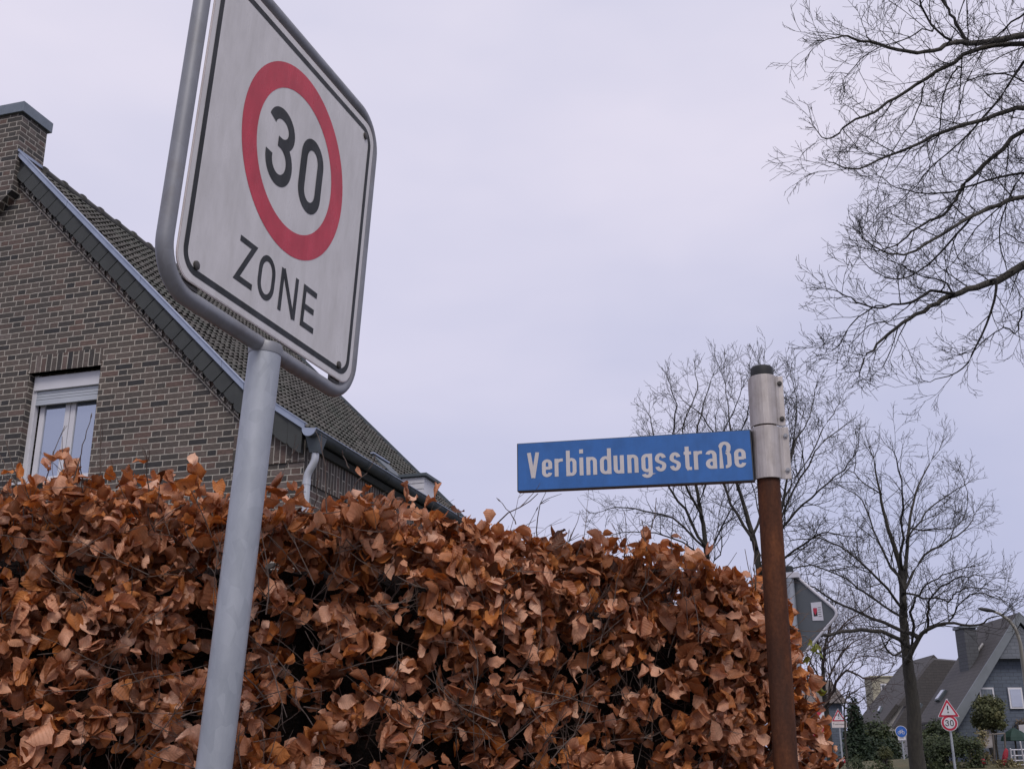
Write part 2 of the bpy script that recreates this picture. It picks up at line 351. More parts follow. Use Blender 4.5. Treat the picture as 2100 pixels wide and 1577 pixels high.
q = MB(); add_strokes(q, [(arc(0, 61, 165, 165, 0, 360-4, 90), 49, 1, 1, True)], ZO, ZA, ZB, ZN, .0023); q.build('red_ring', M['s_red'], panel)
q = MB(); add_strokes(q, digits30(0, 0, 1), ZO, ZA, ZB, ZN, .0023); q.build('number_30', M['s_black'], panel)
sw = 11.3
zl = [([(-146.5, -165.5), (-99, -165.5), (-144, -239), (-93.5, -239)], sw, 1, 1, False), (stadium(-73.7, -28.3, -239.5, -165, 27), sw, 1, 1, True),
      ([(1.3, -244.4), (1.3, -160.3)], sw, 1, 1, False), ([(53.3, -244.4), (53.3, -160.3)], sw, 1, 1, False), ([(3, -161), (51.5, -243.6)], sw, 1, 1, False),
      ([(131, -165.5), (84.5, -165.5), (84.5, -239), (131, -239)], sw, 1, 1, False), ([(85, -202.5), (125, -202.5)], sw, 1, 1, False)]
q = MB(); add_strokes(q, zl, ZO, ZA, ZB, ZN, .0023); q.build('zone_lettering', M['s_black'], panel)
for i, (x, y) in enumerate(((-258, -267), (245, -270), (259, 264), (-258, 264))):
    b_ = MB(); b_.tube([zp(x, y, 1.5), zp(x, y, 4.5), zp(x, y, 6)], [.008, .0078, .0052], 14); b_.build('bolt', M['steel_dark'], zs, True)
for x, y, dx, dy in ((-258, -298, 0, -1), (245, -298, 0, -1), (-258, 297, 0, 1), (245, 297, 0, 1)):
    b_ = MB(); b_.prism([zp(x-20, y-dy*36, -3), zp(x+20, y-dy*36, -3), zp(x+20, y+dy*10, -3), zp(x-20, y+dy*10, -3)], -ZN*.006); b_.build('frame_clip', M['steel_dark'], zs, bevel=.001)

# ------------------------------------------------------------------ street name sign
pt, pb = dp(1562, 757, 2.995), dp(1612, 1577, 2.655); ax = (pt-pb)/np.linalg.norm(pt-pb)
base = pb-ax*((pb[2]-.12)/ax[2])
def pp(v):       # point on the post axis at image height v
    lo, hi = 0., 1.4
    for _ in range(40):
        mid = (lo+hi)/2; P = pb+ax*mid; r = P-EYE; vv = 788.5-F*np.dot(r, UP)/np.dot(r, fw)
        if vv > v: lo = mid
        else: hi = mid
    return pb+ax*lo
ss = thing('street_sign', 'blue street name sign reading Verbindungsstraße clamped to a rusty brown post with black cap', 'street sign', base)
q = MB(); q.tube([base, pp(985), pp(775)], .0288, 40); q.build('post', M['rust'], ss, True)
q = MB(); a_, b_ = pp(779), pp(754); q.tube([a_, a_+ax*.002, b_-ax*.004, b_-ax*.001, b_], [.0290, .0298, .0296, .027, .02], 36); q.build('post_cap', M['black'], ss, True)
# blade frame of reference
BR = np.array([.6185, 2.801, 0]); BL = np.array([.0125, 2.986, 0]); BA = (BR-BL)/np.linalg.norm(BR-BL); Zv = np.array([0, 0, 1.]); BN = np.cross(BA, Zv); BN = BN if np.dot(BN, EYE-BR) > 0 else -BN
zl0, zr0 = dp(1059, 1019, 3.115)[2], dp(1547, 998, 2.935)[2]; zl1, zr1 = dp(1059, 914, 3.12)[2], dp(1542, 884, 2.935)[2]
BLn = np.linalg.norm(BR-BL)*1000
def bpnt(x, y, h=0):  # x mm along from left, y 0..1 bottom to top, h mm proud of face
    s = x/BLn; z0 = zl0+(zr0-zl0)*s; z1 = zl1+(zr1-zl1)*s
    return BL+BA*x*.001+Zv*(z0+(z1-z0)*y)+BN*(h*.001)
def clamp(v0, v1, ext, r=.0345, name='clamp'):
    """half shell round the post with a flat flange to the right, made as one bent sheet"""
    ang = np.radians(np.linspace(-90, 90, 15)); e1_ = BA; e2_ = BN
    prof = [(-r-.004, -.006)]+[(r*math.sin(t), r*math.cos(t)) for t in ang]
    prof[-1] = (r, .010); prof = prof[:-1]+[(r*.98, .006), (r+.006, .0), (ext, -.002)]
    inner = [(x*.93 if abs(x) < r+.001 else x, y-.0035) for x, y in prof]
    poly = prof+inner[::-1]; lo, hi = pp(v0), pp(v1); q = MB()
    q.prism([lo+e1_*x+e2_*y for x, y in poly], hi-lo); return q
c1 = clamp(876, 775, .052).build('upper_clamp', M['alu'], ss, bevel=.0012)
c2 = clamp(985, 879, .058, .036).build('lower_clamp', M['alu'], ss, bevel=.0012)
for v_, x_, par_, m_ in ((790, .0435, c1, 'steel_dark'), (862, .0445, c1, 'steel_dark'), (897, .050, c2, 'steel'), (967, .050, c2, 'steel')):
    q = MB(); P = pp(v_)+BA*x_; k = BN
    q.tube([P+k*-.001, P+k*.003], .0062, 6 if m_ == 'steel' else 16); q.tube([P+k*.003, P+k*.0055], .0036, 12); q.build('bolt', M[m_], ss, True)
bl = MB(); T_ = 21
bl.prism([bpnt(0, 0), bpnt(BLn-6, 0), bpnt(BLn-6, 1), bpnt(0, 1)], -BN*.001*T_); blade = bl.build('name_plate', mat('dark_sign_edge', (.03, .035, .045), (.018, .02, .025), 30, .5), ss, bevel=.001)
q = MB(); q.add([bpnt(3, .022, .6), bpnt(BLn-9, .022, .6), bpnt(BLn-9, .985, .6), bpnt(3, .985, .6)], [(0, 1, 2, 3)]); q.build('blue_face', M['blue'], blade)
def glyph(ch, x0, x1, H=140, W=10.6, hy=.8):
    yb, xh, asc = .268*H, .365*H, .52*H; b0 = .8
    wv, wh = W, W*hy; l, r, b, t = x0+wv/2, x1-wv/2, yb+wh/2, yb+xh-wh/2; c = (l+r)/2; rx = (r-l)/2; ry = rx*1.05; S = []
    A = lambda p, cl=False: S.append((p, W, 1, hy, cl))
    if ch == 'V': A([(x0+wv*.52, yb+asc), (c, yb-1)]); A([(x1-wv*.52, yb+asc), (c, yb-1)]); 
    elif ch == 'e': A([(l+1, (b+t)/2), (r, (b+t)/2+.0), (r, t-ry)][:2]); A([(r, (b+t)/2-2.5)]+arc(c, t-ry, rx, ry, 0, 180)+arc(c, b+ry, rx, ry, 180, 350))
    elif ch == 'r': A([(l, yb), (l, yb+xh)]); A(arc(r+1.5, t-9.5, r+1.5-l, 9.5, 178, 92, 12)+[(x1+.2, t)])
    elif ch == 'b': A([(l, yb), (l, yb+asc)]); A(stadium(l, r, b, t, ry), True)
    elif ch == 'd': A([(r, yb), (r, yb+asc)]); A(stadium(l, r, b, t, ry), True)
    elif ch == 'i': A([(c, yb), (c, yb+xh)]); A([(c, yb+asc*.86), (c, yb+asc*1.02)])
    elif ch == 'n': A([(l, yb), (l, yb+xh)]); A(arc(c, t-ry, rx, ry, 175, 0)+[(r, yb)])
    elif ch == 'u': A([(r, yb), (r, yb+xh)]); A([(l, yb+xh)]+arc(c, b+ry, rx, ry, 180, 355))
    elif ch == 'g': A(stadium(l, r, b, t, ry), True); A([(r, yb+xh)]+[(r, yb-4)]+arc(c, yb-4, rx, 7.5, 0, -170, 14))
    elif ch == 's':
        m_ = (b+t)/2; h = (t-b)/2
        A(arc(c, t-h*.55, rx, h*.55, 12, 180, 12)+[(l+.6, t-h*.72), (l+3.5, t-h*.86)]+[(r-3.5, b+h*.86), (r-.6, b+h*.72)]+arc(c, b+h*.55, rx, h*.55, 0, -168, 12))
    elif ch == 't': A([(c-1.5, yb+xh*1.27), (c-1.5, yb+8)]+arc(c+4.5, yb+wh/2+5, 6, 5, 180, 268, 8)+[(x1, yb+wh/2)]); A([(x0, yb+xh-wh/2), (x1-.5, yb+xh-wh/2)])
    elif ch == 'a': A(arc(c, t-ry, rx, ry, 165, 0)+[(r, yb)]); A(arc(c+1, b+10, rx+1, 10, 75, 285, 18)+[(r, b+3)]); A([(c, b+19.2), (r, b+20.5)])
    elif ch == 'ß': A([(l, yb), (l, yb+asc-rx)]+arc(c, yb+asc-rx-wh/2, rx, rx, 180, 0)+[(r-.8, yb+asc*.68)]+[(r-4, yb+asc*.6)]); A([(r-5, yb+asc*.6)]+[(r-.5, yb+asc*.5), (r, yb+asc*.4)]+[(r, b+8)]+arc(c+rx*.1, b+7.5, rx*.9, 7.5, 0, -95, 10))
    return S
spans = [('V', 160, 262), ('e', 283, 367), ('r', 387, 455), ('b', 482, 567), ('i', 586, 629), ('n', 648, 735), ('d', 760, 853), ('u', 872, 957), ('n', 985, 1075), ('g', 1100, 1190), ('s', 1212, 1303), ('s', 1332, 1422), ('t', 1450, 1512), ('r', 1530, 1600), ('a', 1627, 1718), ('ß', 1737, 1838), ('e', 1862, 1957)]
q = MB(); hz = .0012
for ch, a_, b_ in spans:
    def sp_(x): u = (x-77)/1955; return BLn*1.06*u/(1+.06*u)
    for j, (pts, w_, hx, hy, cl) in enumerate(glyph(ch, sp_(a_), sp_(b_))):
        L, Rr = strip(pts, w_, hx, hy, cl); n = len(L)
        V = [bpnt(p[0], p[1]/140, 1.2+.08*j+.002*i_) for S_ in (L, Rr) for i_, p in enumerate(S_)]
        q.add(V, [(i, n+i, n+(i+1) % n, (i+1) % n) for i in range(n if cl else n-1)])
q.build('street_name_lettering', M['blue_text'], blade)

#@@PART2
# ------------------------------------------------------------------ brick house
HO = np.array([-2.355, 12.414, 0]); HY = rad(-16.6)
hs = thing('brick_house', 'dark brick gabled house with open shuttered window behind the beech hedge', 'house', HO, HY)
def hb(mb, name, m, p=None, **k): return mb.build(name, M[m], p or hs, local=True, **k)
XZ = lambda pts, t: [(x, t, z) for x, z in pts]
RK = 4.90                                        # z+s of the underside of the roof
WL, WR, WT, WB = -3.905, -2.85, 6.285, 4.86      # window opening
apx = -4.49
wm = MB()
# facade in strips round the window opening, 0.3 m thick
top = lambda s: RK-s if s > apx else RK-2*apx+s-0
def rooftop(s):
    s_ = s if s >= apx else 2*apx-s
    return RK-s_ if s_ <= -.77 else RK+.77-(s_+.77)*.686
for poly in ([(-9, 0), (WL, 0), (WL, rooftop(WL)), (apx, rooftop(apx)), (-8.21, rooftop(-8.21)), (-9, rooftop(-9))],
             [(WL, 0), (WR, 0), (WR, WB), (WL, WB)], [(WL, WT), (WR, WT), (WR, rooftop(WR)), (WL, rooftop(WL))],
             [(WR, 0), (0, 0), (0, rooftop(0)), (-.77, rooftop(-.77)), (WR, rooftop(WR))]):
    wm.prism(XZ(poly, 0), (0, .3, 0))
wm.box(-.3, 0, .3, 7.85, 0, 5.0); wm.box(-9, -8.7, .3, 7.85, 0, 5.0)
wm.prism(XZ([(-8.7, 0), (-.3, 0), (-.3, 5.0), (-.77, rooftop(-.77)), (apx, rooftop(apx)), (-8.21, rooftop(-8.21)), (-8.7, 5.0)], 7.45), (0, .3, 0))
wall = hb(wm, 'wall', 'brick')
q = MB(); q.box(WL-.01, WR+.005, -.006, .10, WT-.0, WT+.225); hb(q, 'lintel', 'soldier', wall)
q = MB(); q.prism([(-.9, -.016, 4.82), (.014, -.016, 4.82), (.014, -.016, 5.08), (-.5, -.016, 5.2), (-.9, -.016, 5.2)], (0, .016, 0)); q.box(.0, .0145, 0, 7.85, 4.6, 5.06); hb(q, 'frieze', 'soldier', wall)
def rakeband(lo, hi, d, s0, s1):
    q = MB(); q.prism([(s0, -d, lo-s0), (s1, -d, lo-s1), (s1, -d, hi-s1), (s0, -d, hi-s0)], (0, d, 0)); 
    k = 2*apx; q.prism([(k-s0, -d, lo-s0), (k-s1, -d, lo-s1), (k-s1, -d, hi-s1), (k-s0, -d, hi-s0)][::-1], (0, d, 0)); return q
hb(rakeband(4.505, 4.56, .012, apx, -.80), 'rake_band', 'rake', wall)
q = MB(); s_ = apx; k = 0
while s_ < -.72:                                  # toothed header course above the rake band
    pr = .038 if k % 2 else .016
    a = [(s_, 4.56-s_), (s_+.05, 4.56-s_-.05), (s_+.05, 4.645-s_-.05), (s_, 4.645-s_)]
    q.prism(XZ(a, -pr), (0, pr, 0)); q.prism(XZ([(2*apx-x, z) for x, z in a][::-1], -pr), (0, pr, 0)); s_ += .052; k += 1
hb(q, 'toothed_course', 'saw', wall)
# roof
prof = [(apx, 9.425), (-.77, 5.705), (.17, 5.06)]; T0, T1 = -.12, 7.97
rm = MB()
for sg in (1, -1):
    P_ = prof[:2]+[(.08, 5.12)]; P_ = P_ if sg > 0 else [(2*apx-x, z) for x, z in P_]
    for (x0, z0), (x1, z1) in zip(P_[:-1], P_[1:]):
        nx, nz = (z0-z1), abs(x1-x0); L_ = math.hypot(nx, nz)
        poly = [(x0, T0+.07, z0-.01), (x1, T0+.07, z1-.01), (x1, T0+.07, z1-.05), (x0, T0+.07, z0-.08)]
        rm.prism(poly, (0, T1-T0-.09, 0))
roof = hb(rm, 'roof', 'zinc_dark')
def tiles(prof, y0, y1, mirror=False, per=.12):
    d = [0]; 
    for a, b in zip(prof[:-1], prof[1:]): d.append(d[-1]+math.hypot(b[0]-a[0], b[1]-a[1]))
    nC = 32; cl = d[-1]/nC; rows = []
    for c in range(nC):
        for f, lift in ((0, .008), (.5, .02), (.93, .036), (1.0, .033)): rows.append(((c+f)*cl+(.016 if f else 0), lift, c))
    ys = np.arange(y0, y1+1e-6, per/6); V = []
    rj = np.random.default_rng(3); jit = rj.normal(0, .0035, (nC, int((y1-y0)/per)+3))
    for dd, lift, c in rows:
        dd = min(dd, d[-1]+.02); i = 0
        while i < len(d)-2 and dd > d[i+1]: i += 1
        t = (dd-d[i])/(d[i+1]-d[i]); x = prof[i][0]+(prof[i+1][0]-prof[i][0])*t; z = prof[i][1]+(prof[i+1][1]-prof[i][1])*t
        nx = -(prof[i+1][1]-prof[i][1]); nz = (prof[i+1][0]-prof[i][0]); L_ = math.hypot(nx, nz); nx /= L_; nz /= L_
        if mirror: nx, nz = -nx, -nz
        ph = (ys/per) % 1; wv = np.where(ph < .62,   .021*np.sin(np.pi*ph/.62), -.004*np.sin(np.pi*(ph-.62)/.38)); wv = wv+jit[c][((ys-y0)/per).astype(int)]
        h = lift+wv; V.append(np.stack([x+nx*h, ys, z+nz*h], -1))
    V = np.array(V); nr, ny = V.shape[:2]; i = np.arange(ny-1)[None, :]+np.arange(nr-1)[:, None]*ny
    return V.reshape(-1, 3), np.stack([i, i+1, i+1+ny, i+ny], -1).reshape(-1, 4)
V_, F_ = tiles(prof, T0+.01, T1)
tl = npmesh('roof_tiles', V_, F_, M['tile']); tl.parent = roof; sf = tl.data
try: sf.polygons.foreach_set('use_smooth', [True]*len(sf.polygons)); sf.set_sharp_from_angle(angle=rad(35))
except Exception: pass
V_, F_ = tiles([(2*apx-x, z) for x, z in prof], T0+.01, T1, True); tl = npmesh('roof_tiles', V_, F_, M['tile']); tl.parent = roof
q = MB(); y = .36; ang = np.radians(np.linspace(-35, 215, 13))
while y < T1-.02:
    L_ = .42; rr = (.10, .088)
    V = [(apx+r*math.cos(a), yy, 9.425+zz+r*math.sin(a)*.9) for yy, r, zz in ((y, rr[0], .022), (y+.05, rr[0], .022), (y+.055, rr[1]+.006, .012), (y+L_+.03, rr[1]-.004, .004)) for a in ang]
    n = len(ang); q.add(V, [(k*n+j, k*n+j+1, (k+1)*n+j+1, (k+1)*n+j) for k in range(3) for j in range(n-1)]+[tuple(range(n))]); y += L_
hb(q, 'ridge_tiles', 'ridge_tile', roof)
q = MB(); q.prism(XZ([(apx, 5.06-apx), (-.77, 5.83), (-.77, 5.70), (apx, 4.93-apx)], T1), (0, .03, 0)); q.prism(XZ([(-.769, 5.83), (.17, 5.83-.94*.686), (.17, 5.06), (-.769, 5.70)], T1), (0, .03, 0)); hb(q, 'verge_flashing', 'zinc_dark', roof)
# verge: slate-clad barge band under a zinc flashing
lz = lambda s, c: c+.77-(s+.77)*.686
for sg in (1, -1):
    q = MB(); f = lambda pts: pts if sg > 0 else [(2*apx-x, z) for x, z in pts][::-1]
    q.prism(XZ(f([(apx, 5.03-apx), (-.77, 5.80), (-.77, 5.715), (apx, 4.945-apx)]), T0), (0, .03, 0))
    q.prism(XZ(f([(-.765, 5.797), (.045, lz(.045, 5.03)), (.035, lz(.035, 4.95)), (-.765, 5.715)]), T0+.001), (0, .03, 0))
    q.prism(XZ(f([(apx, 5.042-apx), (-.77, 5.812), (-.77, 5.801), (apx, 5.031-apx)]), T0-.012), (0, .07, 0))
    q.prism(XZ(f([(-.765, 5.81), (.055, lz(.055, 5.041)), (.055, lz(.055, 5.031)), (-.765, 5.80)]), T0-.011), (0, .07, 0))
    for s_ in (-3.6, -2.35, -1.1): q.prism(XZ(f([(s_, 5.035-s_), (s_+.018, 5.035-s_-.018), (s_+.018, 4.945-s_-.018), (s_, 4.945-s_)]), T0-.005), (0, .004, 0))
    hb(q, 'verge_flashing', 'zinc', roof)
    q = MB(); s_ = apx
    while s_ < -.93:
        e_ = s_+.15; P4 = [(s_, T0+.022, 4.665-s_), (s_+.03, T0+.024, 4.648-s_-.03), (e_-.035, T0+.03, 4.648-e_+.035), (e_-.014, T0+.032, 4.665-e_+.014), (e_+.136, T0+.032, 4.96-e_-.136), (s_+.15, T0+.022, 4.96-s_-.15)]
        q.prism(P4 if sg > 0 else [(2*apx-x, t, z) for x, t, z in P4[::-1]], (0, .012, 0)); s_ = e_
    while s_ < .0:
        e_ = min(s_+.18, .02); P4 = [(s_, T0+.021, lz(s_, 4.665)), (s_+.03, T0+.023, lz(s_+.03, 4.645)), (e_-.03, T0+.03, lz(e_-.03, 4.645)), (e_-.008, T0+.033, lz(e_-.008, 4.665)), (e_-.008, T0+.033, lz(e_, 4.96)), (s_, T0+.021, lz(s_, 4.96))]
        q.prism(P4 if sg > 0 else [(2*apx-x, t, z) for x, t, z in P4[::-1]], (0, .012, 0)); s_ = e_
    hb(q, 'slate_barge_band', 'soffit', roof)
    q = MB(); q.prism(XZ(f([(apx, 4.66-apx), (-.77, 5.43), (.0, lz(0, 4.66)), (.0, lz(0, 4.9)), (-.77, 5.67), (apx, 4.90-apx)]), T0+.05), (0, -T0-.052, 0)); hb(q, 'barge_board', 'black', roof)
# eaves, gutter, downpipe
q = MB(); q.prism([(.016, 0, 4.98), (.06, 0, 4.98), (.10, 0, 5.04), (.016, 0, 5.14)], (0, T1-.02, 0)); hb(q, 'eaves_soffit', 'soffit', roof)
gx, gzz, gr = .15, 5.135, .08
an = np.radians(np.linspace(0, -180, 13)); q = MB()
P_ = [(gx+gr*math.cos(a), gzz+gr*math.sin(a)) for a in an]+[(gx+(gr-.006)*math.cos(a), gzz+(gr-.006)*math.sin(a)) for a in an[::-1]]
q.prism([(x, T0-.08, z) for x, z in P_], (0, T1-T0+.0, 0)); gut = hb(q, 'gutter', 'zinc_dark')
q = MB(); q.tube([(gx+gr+.004, T0-.09, gzz), (gx+gr+.004, T1-.05, gzz)], .0095, 8); hb(q, 'gutter_bead', 'zinc', gut)
q = MB(); q.prism([(gx+gr*1.06*math.cos(a), T0-.094, gzz+gr*1.06*math.sin(a)) for a in an]+[(gx-gr*1.06, T0-.094, gzz+.02)], (0, .014, 0)); hb(q, 'gutter_end_cap', 'zinc', gut)
y = .6
while y < T1: q = MB(); q.tube([(gx+(gr+.004)*math.cos(a), y, gzz+(gr+.004)*math.sin(a)) for a in an], .005, 5); y += .7; hb(q, 'gutter_bracket', 'zinc_dark', gut)
dw = MB(); py = -.02
dw.prism([(gx-.085, py-.09, gzz-.06), (gx+.088, py-.09, gzz-.03), (gx+.088, py+.09, gzz-.03), (gx-.085, py+.09, gzz-.06)], (0, 0, -.01))
dw.add([(gx+x*a, py+yy*a2, z) for z, a, a2 in ((gzz-.05, .088, .095), (gzz-.235, .05, .05)) for x, yy in ((-1, -1), (1, -1), (1, 1), (-1, 1))], [(0, 1, 5, 4), (1, 2, 6, 5), (2, 3, 7, 6), (3, 0, 4, 7)])
hb(dw, 'outlet_funnel', 'zinc_dark', gut)
q = MB(); q.tube([(gx, py, 4.92), (gx, py, 4.86), (gx-.004, py, 4.82), (gx-.02, py, 4.78), (gx-.06, py, 4.71), (gx-.08, py, 4.67), (.062, py, 4.62), (.06, py, 4.58), (.06, py, .2)], .043, 20)
q.tube([(.06, py, 4.60), (.06, py, 4.54)], .047, 20)
M['pipe'] = mat('bright_zinc_pipe', (.5, .52, .56), (.4, .42, .46), 6, .4, .3); hb(q, 'downpipe', 'pipe', smooth=True)
# chimney
q = MB(); q.prism([(-5.3, T0-.03, 10.09), (-5.3, T0-.03, 8.1), (-4.47, T0-.03, 8.9), (-4.49, T0-.03, 10.09)], (0, .52, 0)); ch = hb(q, 'chimney', 'brick')
q = MB(); q.box(-5.35, -4.45, T0-.07, .42, 10.09, 10.245); hb(q, 'chimney_cap', 'copping', ch, bevel=.004)
q = MB(); q.box(-4.488, -4.468, T0-.02, .39, 9.49, 9.53); hb(q, 'chimney_flashing', 'zinc', ch)
# window
q = MB(); fy = .11
q.box(WL, WL+.065, fy, fy+.07, WB, WT); q.box(WR-.03, WR, fy, fy+.07, WB, WT); q.box(WL, WR, fy+.005, fy+.07, WB, WB+.05)
win = hb(q, 'window', 'white_pvc', bevel=.003)
q = MB(); q.box(WL+.03, WR, fy-.025, fy+.14, 6.075, WT-.03); hb(q, 'shutter_box', 'white_pvc', win, bevel=.003)
q = MB(); z = 5.885
q.box(WL+.066, WR-.031, fy+.0, fy+.022, z, z+.035); z += .037
while z < 6.07: q.box(WL+.066, WR-.031, fy+.006, fy+.02, z, z+.033); z += .037
hb(q, 'roller_shutter', 'shutter', win, bevel=.002)
q = MB(); q.box(WL, WR, fy+.25, fy+.27, WB, WT); hb(q, 'room_shade_sheet', 'black', win)  # black sheet behind the sashes; the unlit room's shade is its colour
q = MB(); q.box(WL-.03, WR+.03, -.05, fy, WB-.03, WB); hb(q, 'sill', 'white_pvc', win)
gm_, gnt, gbs = newmat('sky_reflecting_glass'); gbs.inputs['Base Color'].default_value = (.44, .475, .54, 1); gbs.inputs['Metallic'].default_value = .85; gbs.inputs['Roughness'].default_value = .04
bump(gnt, noise(gnt, ocoord(gnt), 1.1, 2), .006, gbs, .25); M['pane'] = gm_
for x0, x1 in ((WL+.085, -3.372), (-3.362, WR-.03)):
    q = MB(); w_ = .07; t0, t1 = fy+.075, fy+.125; zt = 6.05
    q.box(x0, x0+w_, t0, t1, WB+.05, zt); q.box(x1-w_, x1, t0, t1, WB+.05, zt); q.box(x0+w_, x1-w_, t0, t1, WB+.05, WB+.11); q.box(x0+w_, x1-w_, t0, t1, zt-.14, zt)
    s2 = hb(q, 'sash', 'white_pvc', win, bevel=.003)
    q = MB(); q.box(x0+w_, x1-w_, t0+.02, t0+.028, WB+.11, zt-.14); o_ = hb(q, 'pane', 'pane', win)
# skylight and dormer on the street slope
q = MB(); q.prism([(-1.16, 4.5, 6.11), (-.86, 4.5, 5.81), (-.85, 4.5, 5.88), (-1.15, 4.5, 6.18)], (0, .6, 0)); k_ = hb(q, 'skylight', 'zinc_dark', roof)
q = MB(); q.box(-1.18, -1.12, 4.48, 5.12, 6.18, 6.205); hb(q, 'skylight_flashing', 'zinc', k_) if False else q.build('skylight_flashing', M['zinc'], roof, local=True)
dm = MB(); dm.box(-1.3, -.48, 5.0, 5.5, 5.45, 5.885); dor = hb(dm, 'dormer', 'white_pvc')
q = MB(); 
for z in (5.60, 5.695, 5.79): q.box(-1.3, -.475, 4.985, 5.0, z, z+.08)
hb(q, 'dormer_cladding', 'white_pvc', dor)
q = MB(); q.box(-1.5, -.42, 4.94, 5.62, 5.89, 5.935); hb(q, 'dormer_roof', 'zinc_dark', dor)

# ------------------------------------------------------------------ houses in the distance
def atY(u, v, Y):
    r = ray(u, v); return EYE+r*((Y-EYE[1])/r[1])
def onpl(u, v, P, n, off=0):
    r = ray(u, v); return EYE+r*(np.dot(P+n*off-EYE, n)/np.dot(r, n))
def slate(name, c1, c2, sc=(3, 3, 14)):
    m, nt, bs = newmat(name); f = noise(nt, ocoord(nt, sc), 2, 5, .6)
    bt = nt.nodes.new('ShaderNodeTexBrick'); bt.inputs['Scale'].default_value = 1; bt.inputs['Brick Width'].default_value = .3; bt.inputs['Row Height'].default_value = .13; bt.inputs['Mortar Size'].default_value = .01
    bt.inputs['Color1'].default_value = (1, 1, 1, 1); bt.inputs['Color2'].default_value = (.82, .82, .84, 1); bt.inputs['Mortar'].default_value = (.55, .55, .55, 1)
    cx = nt.nodes.new('ShaderNodeCombineXYZ'); sp = nt.nodes.new('ShaderNodeSeparateXYZ'); nt.links.new(ocoord(nt), sp.inputs[0])
    nt.links.new(mth(nt, 'ADD', sp.outputs[0], sp.outputs[1]), cx.inputs[0]); nt.links.new(sp.outputs[2], cx.inputs[1]); nt.links.new(cx.outputs[0], bt.inputs['Vector'])
    c = mixc(nt, 1, ramp(nt, f, [(.3, c2), (.7, c1)]), bt.outputs['Color'], 'MULTIPLY'); nt.links.new(c, bs.inputs['Base Color']); bs.inputs['Roughness'].default_value = .7; return m
M['slate_wall'] = slate('slate_hung_wall', (.1, .125, .165), (.07, .088, .12)); M['slate_light'] = slate('slate_gable', (.15, .165, .19), (.11, .125, .15))
M['slate_roof'] = slate('slate_roof', (.062, .056, .054), (.038, .035, .035)); M['dark_brick_far'] = slate('far_brick', (.085, .05, .045), (.05, .035, .032))
M['beige'] = mat('beige_render', (.4, .38, .29), (.33, .31, .24), 2, .9); M['render_white'] = mat('white_render', (.55, .54, .54), (.45, .44, .45), 2, .9)
M['verge_grey'] = mat('grey_verge', (.16, .18, .2), (.12, .135, .15), 2, .6); M['brown_roof'] = slate('brown_roof', (.13, .11, .1), (.09, .078, .07))
M['sk_pane'] = mat('skylight_pane', (.5, .53, .6), (.34, .36, .42), 2, .1, .5)
def far_house(name, label, P, E, Y, D, wallmat, ins=.35):
    """gable end facing the camera at distance Y, ridge running away for D metres"""
    Pk, Ee = atY(*P, Y), atY(*E, Y); Rr = Pk*2-Ee; Rr[2] = Ee[2]; g0 = float(gz(Pk[0], Y))-1
    h = thing(name, label, 'house', (Pk[0], Y, float(gz(Pk[0], Y))))
    sl_ = (Pk[2]-Ee[2])/(Pk[0]-Ee[0]); zt = Pk[2]-.15
    wl_ = Ee[0]+ins; wr_ = Rr[0]-ins; ze = Ee[2]+ins*sl_-.2*1
    q = MB(); q.prism([(wl_, Y+.35, g0), (wr_, Y+.35, g0), (wr_, Y+.35, ze-.0), (Pk[0], Y+.35, zt-.1), (wl_, Y+.35, ze-.0)], (0, D-.5, 0)); wl2 = q.build('wall', M[wallmat], h)
    rf = []
    for A_, B_ in ((Ee, Pk), (Pk, Rr)):
        q = MB(); q.prism([(A_[0], Y, A_[2]), (B_[0], Y, B_[2]), (B_[0], Y, B_[2]-.3), (A_[0], Y, A_[2]-.3)], (0, D, 0)); rf.append(q.build('roof_slope', M['slate_roof'], h))
    return h, wl2, rf, Pk, Ee, Rr
h1, w1, r1, P1, E1, R1 = far_house('slate_house', 'steep roofed blue-grey slate hung house with a chimney at the right edge', (2088, 1256), (1950, 1474), 42, 3.7, 'slate_wall')
dirn = np.array([P1[0]-E1[0], 0, P1[2]-E1[2]]); dirn /= np.linalg.norm(dirn); nrm = np.array([-dirn[2], 0, dirn[0]])
q = MB(); a_, b_ = P1, E1; q.prism([(a_[0], 41.9, a_[2]+.02), (b_[0], 41.9, b_[2]+.02), (b_[0]+.18, 41.9, b_[2]-.3), (a_[0], 41.9, a_[2]-.35)], (0, .09, 0)); q.prism([(R1[0], 41.9, R1[2]+.02), (a_[0]+.001, 41.9, a_[2]+.02), (a_[0]+.001, 41.9, a_[2]-.35), (R1[0]-.18, 41.9, R1[2]-.3)], (0, .09, 0)); q.build('verge_board', M['verge_grey'], h1)
J0, J1 = atY(2036, 1350, 41.98), P1*1; jr = 2*P1[0]-J0[0]
q = MB(); q.prism([(J0[0]+.2, 42.0, J0[2]), (jr-.2, 42.0, J0[2]), (P1[0], 42.0, P1[2]-.45)], (0, .34, 0)); q.build('upper_gable', M['slate_light'], h1)
lo_ = atY(1960, 1471, 42.3); q = MB(); q.box(lo_[0]+.5, 2*P1[0]-lo_[0]-.5, 42.36, 45.5, lo_[2]-3.5, lo_[2]); bq = q; bq.build('lower_wall', M['dark_brick_far'], h1)
